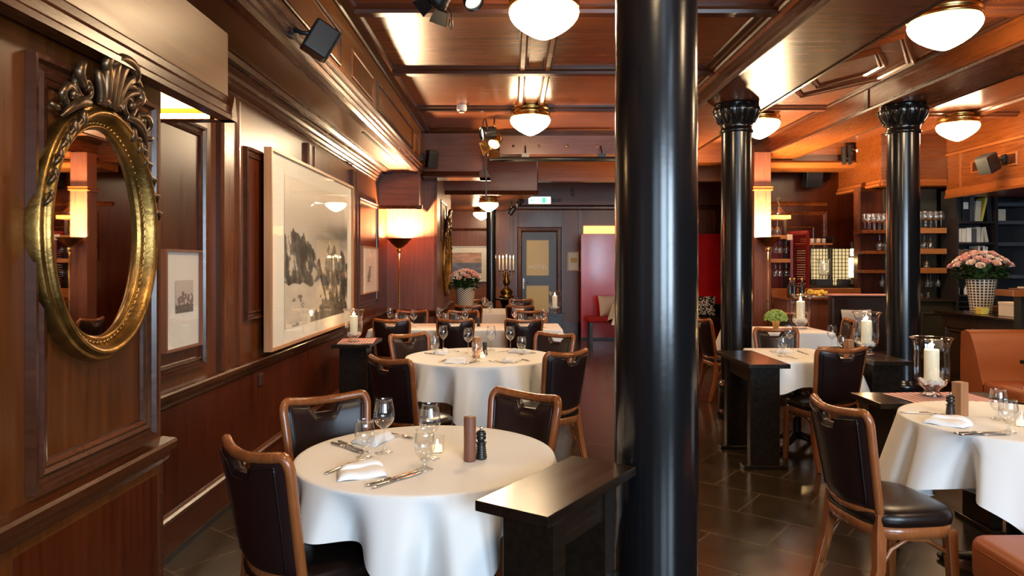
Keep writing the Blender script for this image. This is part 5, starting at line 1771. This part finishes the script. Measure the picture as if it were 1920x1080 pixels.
MB().lathe([(0.20, 0), (0.20, 0.04), (0.06, 0.10), (0.05, 0.6), (0.12, 0.85)], 24, cap0=True).build('post', 'black_wood', t, False)
# ------------------------------------------------------------------ red booth at the back
t = thing('red_partition', 'tall glossy red lacquered screen panel beside the hotel door wall', 'screen', (1.95, 14.0, 0))
MB().box(1.37, 2.55, 13.98, 14.04, 0.0, 2.10).build('panel', 'red_lacquer', t, bevel=0.006)
MB().box(1.37, 2.55, 13.97, 14.05, 0.0, 0.04).build('plinth', 'dark_wood', t)
t = thing('red_partition', 'glossy red lacquered screen panel glimpsed between the two columns', 'screen', (3.4, 14.0, 0))
MB().box(2.62, 4.3, 13.98, 14.04, 0.0, 2.10).build('panel', 'red_lacquer', t, bevel=0.006)
MB().box(2.62, 4.3, 13.97, 14.05, 0.0, 0.04).build('plinth', 'dark_wood', t)
def bench(label, x0, x1, y0, y1, h, mat, backh=None, leg='dark_wood'):
    t = thing('wall_bench', label, 'bench', ((x0 + x1) / 2, (y0 + y1) / 2, 0))
    MB().box(x0, x1, y0, y1, h - 0.09, h).build('seat', mat, t, bevel=0.025)
    for xx in (x0 + 0.06, x1 - 0.06):
        for yy in (y0 + 0.06, y1 - 0.06):
            MB().box(xx - 0.03, xx + 0.03, yy - 0.03, yy + 0.03, 0, h - 0.09).build('leg', leg, t)
    if backh:
        MB().box(x0, x1, y1 - 0.09, y1, h, backh).build('backrest', mat, t, bevel=0.02)
    return t
bench('low red seated bench with dark legs before the red screen', 1.42, 2.50, 13.10, 13.62, 0.50, 'red_fabric')
bench('dark leather bench below the red screen between the columns', 3.2, 4.25, 13.2, 13.75, 0.50, 'leather_bench', 0.72)
def cushion(label, c, w, h, d, rx, rz, mats, fn=None):
    def surf(s):
        def f(a, b_):
            x, z = (a - 0.5) * w, (b_ - 0.5) * h
            e = (1 - (2 * a - 1) ** 4) * (1 - (2 * b_ - 1) ** 4)
            k = 1 - 0.10 * ((1 - abs(2 * a - 1)) + (1 - abs(2 * b_ - 1))) * 0.5
            return Matrix.Rotation(rz, 3, 'Z') @ (Matrix.Rotation(rx, 3, 'X') @ Vector((x * k, s * d / 2 * max(0, e) ** 0.6, z * k))) + Vector(c)
        return f
    m = MB().grid(surf(1), 16, 16, mfn=fn).grid(surf(-1), 16, 16, mfn=fn)
    ob = m.build('cushion', mats)
    return tag(ob, label, 'cushion')
rr_ = random.Random(9)
pat = {(i, j): (1 if rr_.random() < 0.5 else 0) for i in range(16) for j in range(16)}
cushion('beige cushion leaning on the red screen at the bench', (1.85, 13.52, 0.70), 0.40, 0.40, 0.14, -0.25, 0.35, 'cushion_beige')
cushion('black and cream patterned cushion on the dark bench between the columns', (3.66, 13.50, 0.70), 0.46, 0.38, 0.15, -0.3, -0.25, ['cream', 'cushion_black'], lambda i, j: pat[(i, j)])
pedestal_table('small square table with white cloth at the red bench', 2.22, 12.79, 0.68, 0.56, TZ, False)
rect_cloth('white cloth with a pointed corner on the small table at the red bench', 1.87, 2.57, 12.5, 13.08, TZ, 0.26, 12, GC)
gob((1.98, 12.7, TZ + 0.003), 0, 'water goblet on the small table at the red bench', GG)

# ------------------------------------------------------------------ tan leather seats
t = thing('leather_bench', 'tan leather upholstered bench nearest us beside the side chair', 'bench', (2.25, 2.35, 0))
def roundbox(m, x0, x1, y0, y1, z0, z1, r, mi=0):
    cx, cy = (x0 + x1) / 2, (y0 + y1) / 2
    def ring(ins, z):
        hx, hy = (x1 - x0) / 2 - ins, (y1 - y0) / 2 - ins
        q = max(0.02, r * 1.6 - ins)
        pts = []
        for sx, sy, a0 in ((1, 1, 0), (-1, 1, PI / 2), (-1, -1, PI), (1, -1, 1.5 * PI)):
            for k in range(6):
                a = a0 + k / 5 * PI / 2
                pts.append((cx + sx * (hx - q) + q * math.cos(a), cy + sy * (hy - q) + q * math.sin(a), z))
        return pts
    rs = [ring(0.004, z0)] + [ring(0, z0 + 0.01), ring(0, z1 - r)]
    for k in range(1, 5):
        a = k / 4 * PI / 2
        rs.append(ring(r * (1 - math.cos(a)), z1 - r + r * math.sin(a)))
    m.rings(rs, mi, True, True, True, False)
    top = ring(r, z1)
    for kk in (0.7, 0.35, 0.02):
        rs2 = [(cx + (p[0] - cx) * kk, cy + (p[1] - cy) * kk, z1 + 0.012 * (1 - kk)) for p in top]
        m.rings([top, rs2], mi, True); top = rs2
    return m
roundbox(MB(), 1.80, 2.75, 1.95, 2.80, 0.28, 0.435, 0.04).build('cushion', 'leather_orange', t)
MB().box(1.83, 2.72, 1.98, 2.77, 0.0, 0.285).build('base', 'leather_orange', t, bevel=0.015)
m = MB().tube([(1.802, 1.98, 0.395), (1.802, 2.74, 0.395), (1.835, 2.797, 0.395), (2.7, 2.797, 0.395)], 0.004, 6)
m.build('piping', 'leather_orange', t)
t = thing('leather_banquette', 'tan leather banquette with rounded back beyond the round table by the candle console', 'banquette', (4.65, 6.1, 0))
def backcurve(a, b_):
    x = 4.12 + 1.1 * a
    pr = [(6.16, 0.44), (6.20, 0.55), (6.25, 0.70), (6.30, 0.82), (6.34, 0.885), (6.40, 0.905), (6.46, 0.88), (6.47, 0.7), (6.47, 0.0)]
    u = b_ * (len(pr) - 1)
    i = min(int(u), len(pr) - 2); f = u - i
    return (x, pr[i][0] + (pr[i + 1][0] - pr[i][0]) * f, pr[i][1] + (pr[i + 1][1] - pr[i][1]) * f)
m = MB().grid(backcurve, 8, 32)
sp = [backcurve(0, k / 32) for k in range(33)] + [(4.12, 6.16, 0)]
m.add(sp, [tuple(range(len(sp)))])
m.build('backrest', 'leather_orange', t)
roundbox(MB(), 4.12, 5.22, 5.66, 6.20, 0.30, 0.475, 0.04).build('seat', 'leather_orange', t)
MB().box(4.15, 5.2, 5.72, 6.18, 0, 0.30).build('base', 'leather_orange', t)
t = thing('wooden_table', 'bare dark wood table before the tan leather banquette', 'table', (4.45, 5.22, 0))
MB().box(3.98, 4.95, 4.88, 5.52, 0.72, 0.75).build('tabletop', 'black_wood', t, bevel=0.003)
MB().lathe([(0.25, 0.0), (0.25, 0.02), (0.05, 0.06), (0.04, 0.72)], 24, (4.45, 5.2, 0)).build('post', 'metal_black', t)

# ------------------------------------------------------------------ bar side
t = thing('booth_bench', 'high backed dark leather booth bench with a reddish cover along its top', 'bench', (4.3, 8.65, 0))
MB().prism([(3.86, 8.50), (4.75, 8.42), (4.75, 8.55), (3.86, 8.63)], 0.0, 1.115).build('backrest', 'leather_bench', t, bevel=0.03)
MB().prism([(3.86, 8.0), (4.75, 7.96), (4.75, 8.42), (3.86, 8.50)], 0.0, 0.46).build('seat', 'leather_bench', t, bevel=0.03)
MB().prism([(3.86, 8.46), (4.78, 8.38), (4.78, 8.60), (3.86, 8.68)], 1.115, 1.135).build('top_cover', 'check_pink', t, bevel=0.006)
cushion('grey cushion propped on the dark booth bench', (4.10, 8.36, 0.80), 0.36, 0.32, 0.12, -0.2, 0.0, 'cushion_grey')
t = thing('sideboard', 'brown wooden service counter between the tall candle and the dark booth bench', 'counter', (3.98, 9.5, 0))
MB().box(3.63, 4.50, 9.30, 9.75, 0.0, 1.02).build('body', 'back_wood', t)
MB().box(3.60, 4.53, 9.27, 9.78, 1.02, 1.05).build('top', 'beam_wood', t, bevel=0.005)
MB().box(3.63, 4.88, 9.85, 9.95, 0.0, 1.16).build('screen_board', 'orange_wood', t)
t = thing('serving_tray', 'long pale tray on the brown service counter', 'tray', (4.08, 9.45, 1.051))
MB().lathe([(0.001, 0.003), (0.14, 0.003), (0.165, 0.02), (0.168, 0.02), (0.145, 0.0)], 32).build('dish', 'plastic_white', t, False)
MB().lathe([(0.166, 0.018), (0.170, 0.021), (0.166, 0.023)], 32).build('rim', 'steel', t, False)
m = MB()
rnd = random.Random(3)
for k in range(40):
    m.ball((4.10 + rnd.uniform(-0.16, 0.16), 9.52 + rnd.uniform(-0.05, 0.05), 1.085 + rnd.uniform(0, 0.06)), rnd.uniform(0.015, 0.03), 6, 4, sq=(1.2, 1, 0.7))
tag(m.build('bread_heap', 'book_yellow'), 'little heap of golden rolls on the brown service counter', 'food', None, 'stuff')
for k, (x, y, w) in enumerate(((3.72, 9.42, 'nearest the pillar'), (3.79, 9.46, 'second from the pillar'), (3.87, 9.40, 'furthest from the pillar'))):
    t = thing('dark_bottle', 'dark bottle on the service counter, ' + w, 'bottle', (x, y, 1.051), 0, 'bottles on the service counter')
    MB().lathe([(0.034, 0.0), (0.036, 0.01), (0.036, 0.14), (0.025, 0.17), (0.013, 0.19), (0.012, 0.25)], 16, cap0=True, cap1=True).build('body', 'pepper_black', t, False)
    MB().lathe([(0.0135, 0.24), (0.0135, 0.262), (0.001, 0.263)], 12).build('cap', 'brass', t, False)
# glass shelf beside the square pillar, red backed
t = thing('glass_rack', 'wall rack of wooden shelves with red back board beside the square pillar', 'shelf', (3.85, 10.3, 0))
MB().box(3.62, 4.05, 10.42, 10.45, 1.02, 1.92).build('back_board', 'red_paint', t)
for z in (2.15, 1.86, 1.52):
    MB().box(3.62, 4.02, 10.14, 10.42, z, z + 0.055).build('shelf', 'shelf_wood', t, bevel=0.004)
MB().box(4.01, 4.05, 10.38, 10.42, 0.0, 2.2).build('upright', 'dark_wood', t)
dc_t = thing('decanter', 'x', 'decanter')
MB().lathe([(0.001, 0.004), (0.085, 0.002), (0.11, 0.02), (0.10, 0.05), (0.05, 0.10), (0.022, 0.14), (0.018, 0.20), (0.026, 0.225)], 28).build('body', 'glass_clear', dc_t, False)
MB().ball((0, 0, 0.25), 0.027).build('stopper', 'glass_clear', dc_t, False)
dec = Maker(dc_t)
dec((3.72, 10.25, 2.206), 0, 'glass decanter on the top shelf touching the square pillar', 'decanters on the top shelf')
dec((3.88, 10.25, 2.206), 0, 'glass decanter on the top shelf, out toward the shelf end', 'decanters on the top shelf')
tag(MB().box(3.955, 4.035, 10.120, 10.141, 1.845, 1.925).build('card_tag', 'card_box', bevel=0.003), 'small square pale card clipped to the rack by the red shutter', 'card')

def wine_copy(loc, label, group, flip=False, sc=1.0, src=None):
    r = wine(loc, 0, label, group, sc)
    if flip:
        r.rotation_euler = (PI, 0, 0)
    return r
NTH = ('first', 'second', 'third', 'fourth', 'fifth', 'sixth', 'seventh', 'eighth', 'ninth', 'tenth', 'eleventh', 'twelfth', 'thirteenth', 'fourteenth')
for k in range(2):
    wine_copy((3.76 + 0.10 * k, 10.24, 2.15), NTH[k] + ' wine glass from the pillar, hanging right under the decanter shelf', 'glasses hung by the pillar', True, 1.15)
for r_, z in ((0, 1.86), (1, 1.52)):
    for k in range(5):
        wine_copy((3.68 + 0.075 * k, 10.22 + 0.04 * (k % 2), z), NTH[k] + ' glass from the pillar hanging under the ' + ('middle' if r_ == 0 else 'lowest') + ' shelf of the red rack', 'glasses hung by the pillar', True, 0.95)
# red louvred shutter
t = thing('louvred_shutter', 'red louvred shutter folding screen beside the lit paper screens', 'shutter', (4.15, 10.3, 0))
def shutter(x0, y0, x1, y1, zt):
    a, b_ = Vector((x0, y0, 0)), Vector((x1, y1, 0))
    d = (b_ - a).normalized(); L = (b_ - a).length; rz = math.atan2(d.y, d.x)
    mid = (a + b_) / 2
    m = MB()
    for p in (a, b_):
        m.obox((p.x, p.y, (1.06 + zt) / 2), 0.018, 0.018, (zt - 1.06) / 2, rz)
    for z in (1.08, zt - 0.03):
        m.obox((mid.x, mid.y, z), L / 2, 0.014, 0.03, rz)
    m.build('shutter_frame', 'red_paint', t)
    m = MB()
    n = int((zt - 1.16) / 0.034)
    R = Matrix.Rotation(rz, 3, 'Z') @ Matrix.Rotation(0.7, 3, 'X')
    for k in range(n):
        m.obox((mid.x, mid.y, 1.13 + k * 0.034), L / 2 - 0.015, 0.020, 0.003, mat=R)
    m.build('slats', 'red_paint', t)
shutter(4.03, 10.15, 4.09, 10.42, 1.88)
shutter(4.09, 10.42, 4.25, 10.12, 1.98)
# paper screens, lit from behind
for x0, x1, w in ((4.40, 4.60, 'next to the red shutter'), (4.63, 4.93, 'in the middle, behind the candle'), (4.96, 5.30, 'next to the tall lantern')):
    t = thing('paper_screen', 'glowing cream paper screen with dark lattice, ' + w, 'screen', ((x0 + x1) / 2, 10.95, 0), 0, 'paper lattice screens')
    MB().box(x0, x1, 10.96, 10.97, 1.06, 1.75).build('paper', 'shoji_light', t)
    m = MB()
    m.frame(((x0 + x1) / 2, 10.955, 1.405), (1, 0, 0), (0, 0, 1), x1 - x0, 0.70, [(-0.022, 0), (-0.022, 0.02), (0, 0.02), (0, -0.02)])
    for k in range(1, 6):
        x = x0 + (x1 - x0) * k / 6
        m.box(x - 0.004, x + 0.004, 10.945, 10.955, 1.06, 1.75)
    for k in range(1, 12):
        z = 1.06 + 0.69 * k / 12
        m.box(x0, x1, 10.945, 10.955, z - 0.004, z + 0.004)
    m.build('lattice', 'metal_black', t)
MB_ = MB().box(4.40, 5.34, 10.40, 10.72, 1.16, 1.18)
t = thing('window_ledge', 'dark wooden ledge holding a candle before the lit paper screens', 'ledge', (4.87, 10.56, 0))
MB_.build('board', 'dark_wood', t)
MB().box(4.44, 5.30, 10.45, 10.70, 0.0, 1.16).build('front', 'orange_wood', t)
for x0, x1, w in ((4.55, 4.80, 'directly under the ledge candle'), (4.93, 5.26, 'next to the tall lantern')):
    t = thing('planter_box', 'low black planter box on the ledge ' + w, 'box', ((x0 + x1) / 2, 10.6, 1.18), 0, 'black ledge boxes')
    MB().box(x0, x1, 10.52, 10.70, 1.18, 1.27).build('body', 'binder_black', t, bevel=0.004)
    MB().box(x0 + 0.01, x1 - 0.01, 10.53, 10.69, 1.268, 1.272).build('lid', 'shelf_black', t)
t = thing('wall_shelf', 'small upper wall shelf with packages above the paper screens', 'shelf', (4.7, 11.1, 1.83))
MB().box(4.42, 5.02, 10.98, 11.38, 1.80, 1.825).build('board', 'shelf_wood', t)
MB().box(5.00, 5.02, 10.98, 11.38, 1.80, 1.93).build('end_panel', 'dark_wood', t)
for x, w in ((4.66, 'on the wall shelf, nearest the shutter'), (4.84, 'on the wall shelf, by its end panel')):
    t = thing('package', 'small tan package ' + w, 'package', (x, 11.1, 1.826), 0, 'packages on the wall shelf')
    MB().box(x - 0.07, x + 0.07, 11.02, 11.2, 1.826, 1.90).build('carton', 'card_box', t, bevel=0.004)
    MB().box(x - 0.015, x + 0.015, 11.018, 11.202, 1.826, 1.902).build('band', 'book_brown', t)
t = thing('column_lantern', 'tall glowing cylindrical paper lantern at the end of the paper screens', 'lamp', (5.08, 10.50, 1.19))
MB().lathe([(0.06, 0.0), (0.06, 0.02), (0.03, 0.03), (0.03, 0.11)], 20, cap0=True).build('base', 'metal_black', t, False)
MB().lathe([(0.052, 0.11), (0.055, 0.12), (0.055, 0.40), (0.052, 0.41)], 24, cap0=True, cap1=True).build('shade', 'lantern_light', t, False)
MB().lathe([(0.028, 0.42), (0.028, 0.62)], 16, cap0=True, cap1=True).build('upper_tube', 'lantern_light', t, False)
MB().lathe([(0.06, 0.405), (0.06, 0.42), (0.02, 0.43), (0.034, 0.62), (0.034, 0.64)], 20, cap1=True).build('frame', 'metal_black', t, False)

# back bar with glasses
t = thing('bar_shelving', 'wooden back bar shelf unit with rows of glasses behind the column', 'shelf', (5.5, 10.0, 0))
MB().box(4.98, 5.70, 10.16, 10.20, 1.0, 2.55).build('left_back_panel', 'panel_wood_red', t)
MB().box(5.35, 6.11, 10.13, 10.16, 1.0, 2.58).build('right_back_panel', 'wood_back_board', t)
for z in (1.93, 1.64, 1.37):
    MB().box(4.92, 5.62, 9.86, 10.15, z, z + 0.045).build('shelf', 'beam_wood', t, bevel=0.004)
    MB().box(5.62, 6.08, 9.84, 10.13, z, z + 0.075).build('shelf', 'shelf_wood', t, bevel=0.004)  # this end is paler: lamp light painted into the shelf colour
MB().box(4.95, 4.99, 10.08, 10.2, 0.0, 2.60).build('upright', 'stile_wood', t)
MB().box(4.99, 6.11, 9.75, 10.2, 0.0, 0.98).build('lower_cabinet', 'wood_back_board', t)
dd = MB().box(5.62, 6.02, 9.735, 9.75, 0.10, 0.92)
dd.frame((5.82, 9.734, 0.5), (1, 0, 0), (0, 0, 1), 0.32, 0.66, THIN)
dd.build('cabinet_door', 'wood_back_board', t)
MB().box(4.96, 6.11, 9.70, 10.2, 0.98, 1.01).build('cabinet_top', 'dark_wood', t)
GS = 'glasses in the back bar'
for r_ in range(2):
    for k in range(9):
        wine_copy((5.03 + 0.072 * k, 9.93 + 0.10 * r_, 1.9755), NTH[k] + ' wine glass from the lantern end, ' + ('front' if r_ == 0 else 'rear') + ' row on the top bar shelf', GS, False, 1.12)
    for k in range(6):
        wine_copy((6.04 - 0.075 * k, 9.91 + 0.10 * r_, 2.0055), NTH[k] + ' wine glass from the bookcase, ' + ('front' if r_ == 0 else 'rear') + ' row on the top bar shelf', GS, False, 1.12)
for k in range(3):
    wine_copy((5.20 + 0.10 * k, 9.96, 1.93), NTH[k] + ' wine glass hanging under the top bar shelf on the lantern side of the column', GS, True, 1.1)
for k in range(4):
    wine_copy((5.92 - 0.085 * k, 9.96, 1.93), NTH[k] + ' wine glass from the bookcase hanging under the top bar shelf', GS, True, 1.1)
wine_copy((5.865, 9.96, 1.64), 'single wine glass hanging alone under the middle bar shelf', GS, True, 1.0)
for k in range(3):
    wine_copy((5.24 + 0.09 * k, 9.96, 1.37), NTH[k] + ' glass hanging under the lowest bar shelf on the lantern side of the column', GS, True, 0.9)
for k in range(6):
    wine_copy((6.02 - 0.075 * k, 9.95 + 0.05 * (k % 2), 1.37), NTH[k] + ' glass from the bookcase hanging under the lowest bar shelf', GS, True, 0.9)
for k in range(4):
    gob((5.82 - 0.09 * k, 9.85, 1.011), 0, NTH[k] + ' small glass from the bookcase standing on the back bar cabinet', GS, 0.6)

# bookcase
t = thing('bookcase', 'tall black bookcase of files and books beyond the roses', 'bookcase', (6.42, 9.85, 0))
for x in (6.14, 6.68):
    MB().box(x - 0.018, x + 0.018, 9.70, 10.05, 0, 2.53).build('side_panel', 'shelf_black', t)
for z in (2.50, 2.06, 1.77, 1.32, 1.05, 0.97, 0.90, 0.83):
    MB().box(6.158, 6.662, 9.71, 10.05, z, z + (0.03 if z > 1.1 else 0.02)).build('shelf', 'shelf_black', t)
MB().box(6.15, 6.67, 10.03, 10.05, 0, 2.53).build('back_panel', 'dark_void', t)
def book(x, z, w, h, mat, label, group, tilt=0.0, d=0.2, lab=None, name='book'):
    t = thing(name, label, 'book' if name == 'book' else 'binder', (x, 9.75, z), 0, group)
    R = Matrix.Rotation(tilt, 3, 'Y')
    o = R @ Vector((0, 0, h / 2))
    o.z += abs(math.sin(tilt)) * w / 2
    MB().obox((o.x, d / 2, o.z), w / 2, d / 2, h / 2, mat=R).build('cover', mat, t, False, bevel=0.003)
    MB().obox((o.x, d / 2 + 0.004, o.z), w / 2 * 0.75, d / 2 - 0.004, h / 2 + 0.002, mat=R).build('pages', 'book_white', t, False)
    if lab:
        MB().obox((o.x, -0.001, o.z + h * 0.14), w / 2 * 0.8, 0.0015, h * 0.14, mat=R).build('spine_label', lab, t, False)
GF = 'files on the top bookcase shelf'
book(6.20, 2.091, 0.05, 0.33, 'binder_black', 'black file at the glasses end of the top bookcase shelf', GF, name='binder')
book(6.285, 2.091, 0.085, 0.34, 'binder_black', 'black file with a big pale label on the top bookcase shelf', GF, lab='plastic_white', name='binder')
book(6.375, 2.091, 0.06, 0.36, 'binder_grey', 'plain dark grey file beside the labelled file on the top bookcase shelf', GF, name='binder')
book(6.45, 2.091, 0.075, 0.28, 'card_box', 'cream file leaning on the yellow one on the top bookcase shelf', GF, 0.06, name='binder')
book(6.505, 2.091, 0.03, 0.33, 'book_yellow', 'tilted yellow file on the top bookcase shelf', GF, 0.22, name='binder')
book(6.625, 2.091, 0.055, 0.33, 'binder_black', 'black file at the wall end of the top bookcase shelf', GF, -0.06, name='binder')
for k, (x, w, h, ma, ti) in enumerate(((6.195, 0.05, 0.19, 'book_white', 0), (6.255, 0.055, 0.185, 'book_white', 0.06), (6.335, 0.06, 0.20, 'plastic_white', 0), (6.405, 0.055, 0.19, 'binder_grey', 0), (6.465, 0.05, 0.21, 'book_white', 0), (6.515, 0.03, 0.19, 'cream', 0.05), (6.585, 0.04, 0.21, 'cream', -0.2))):
    book(x, 1.801, w, h, ma, NTH[k] + ' paper block from the glasses end on the second bookcase shelf', 'paper blocks on the second shelf', ti)
for k, (x, w, h, ma) in enumerate(((6.18, 0.03, 0.36, 'book_white'), (6.225, 0.055, 0.34, 'book_brown'), (6.29, 0.06, 0.35, 'binder_grey'), (6.36, 0.055, 0.34, 'book_brown'), (6.425, 0.05, 0.36, 'book_brown'), (6.472, 0.026, 0.40, 'book_white'), (6.505, 0.03, 0.38, 'binder_black'), (6.54, 0.026, 0.40, 'plastic_white'), (6.578, 0.026, 0.39, 'book_white'))):
    book(x, 1.351, w, h, ma, NTH[k] + ' tall book from the glasses end on the third bookcase shelf', 'tall books on the third shelf')
for k, (x, h) in enumerate(((6.19, 0.16), (6.30, 0.13), (6.36, 0.12))):
    t = thing('small_bottle', NTH[k] + ' small pale bottle from the glasses end on the low bookcase shelf', 'bottle', (x, 9.78, 1.071), 0, 'small bottles on the bookcase')
    MB().lathe([(0.02, 0), (0.022, 0.01), (0.022, h * 0.6), (0.010, h * 0.75), (0.010, h)], 14, cap0=True, cap1=True).build('body', 'plastic_white', t, False)
    MB().lathe([(0.0115, h * 0.9), (0.0115, h + 0.008), (0.001, h + 0.009)], 12).build('cap', 'binder_grey', t, False)
t = thing('dark_shelving', 'unlit dark shelf bays beside the bookcase in the service doorway', 'shelf', (6.9, 9.9, 0))
for z in (0.9, 1.3, 1.75, 2.05, 2.3):
    MB().box(6.72, 7.25, 9.75, 10.15, z, z + 0.05).build('shelf', 'binder_grey', t)
MB().box(7.22, 7.26, 9.75, 10.15, 0, 2.4).build('upright', 'binder_grey', t)
MB().box(6.72, 7.26, 10.15, 10.18, 0, 2.4).build('back_panel', 'dark_void', t)
tag(MB().box(6.74, 6.84, 9.752, 9.85, 2.10, 2.26).build('note_card', 'card_box', bevel=0.003), 'pale card standing in the dark shelf bay next to the bookcase', 'card')
t = thing('service_door', 'dark grey door leaf standing open in the service doorway', 'door', (7.35, 9.9, 0))
MB().box(7.30, 8.0, 9.85, 9.90, 0, 2.35).build('leaf', 'binder_grey', t)
MB().tube([(7.38, 9.85, 1.02), (7.38, 9.81, 1.02), (7.48, 9.80, 1.02)], 0.01).build('handle', 'metal_black', t)

# counter with the roses
t = thing('bar_counter', 'dark wooden bar counter carrying the gingham vase of roses', 'counter', (5.3, 7.5, 0))
MB().box(5.06, 5.72, 6.92, 8.28, 0.0, 0.92).build('body', 'dark_wood', t)
MB().box(5.00, 5.78, 6.86, 8.34, 0.92, 0.95).build('worktop', 'black_wood', t, bevel=0.005)
m = MB()
m.frame((5.059, 7.30, 0.46), (0, -1, 0), (0, 0, 1), 0.55, 0.66, PANEL)
m.frame((5.059, 7.95, 0.46), (0, -1, 0), (0, 0, 1), 0.5, 0.66, PANEL)
m.build('panel_moulding', 'dark_wood', t)
t = thing('pass_shelf', 'raised wooden pass shelf on a dark post at the end of the bar counter', 'shelf', (4.95, 6.62, 0))
MB().box(4.66, 5.60, 6.55, 6.80, 1.195, 1.255).build('board', 'orange_wood', t, bevel=0.005)
MB().box(4.79, 4.87, 6.62, 6.72, 0.0, 1.195).build('post', 'metal_black', t)
tag(MB().box(4.76, 5.4, 6.60, 6.75, 1.256, 1.27).build('menu_folder', 'book_brown', bevel=0.003), 'flat dark menu folder lying on the raised pass shelf', 'folder')
for x0, x1, y0, y1, z0, z1, ma, lb in ((5.35, 5.70, 7.1, 7.45, 0.951, 1.26, 'card_box', 'large cream box on the bar counter behind the pass shelf'),
                                       (5.18, 5.30, 7.25, 7.5, 0.951, 1.10, 'cream', 'small upright cream box with dark dots beside the large box'),
                                       (5.12, 5.20, 7.68, 7.78, 0.951, 1.02, 'book_yellow', 'tiny golden box next to the gingham vase'),
                                       (5.45, 5.70, 8.12, 8.28, 0.951, 1.01, 'book_brown', 'flat brown box behind the gingham vase')):
    t = thing('counter_box', lb, 'box', ((x0 + x1) / 2, (y0 + y1) / 2, z0), 0, 'boxes on the bar counter')
    MB().box(x0, x1, y0, y1, z0, z1 - 0.012).build('carton', ma, t, bevel=0.004)
    MB().box(x0 - 0.003, x1 + 0.003, y0 - 0.003, y1 + 0.003, z1 - 0.03, z1).build('lid', ma, t, bevel=0.003)
# a work lamp under the pass shelf lights the boxes
t = thing('shelf_lamp', 'small warm lamp tucked under the pass shelf lighting the cream boxes', 'lamp', (5.30, 6.80, 1.17))
MB().box(-0.12, 0.12, -0.02, 0.02, 0.0, 0.024).build('housing', 'metal_black', t, False)
MB().box(-0.11, 0.11, -0.015, 0.015, -0.006, 0.0).build('tube', 'strip_light', t, False)
tag(MB().box(5.15, 5.42, 7.02, 7.12, 0.9515, 0.962).build('paper_stack', 'plastic_white'), 'few white papers lying before the boxes on the bar counter', 'paper')
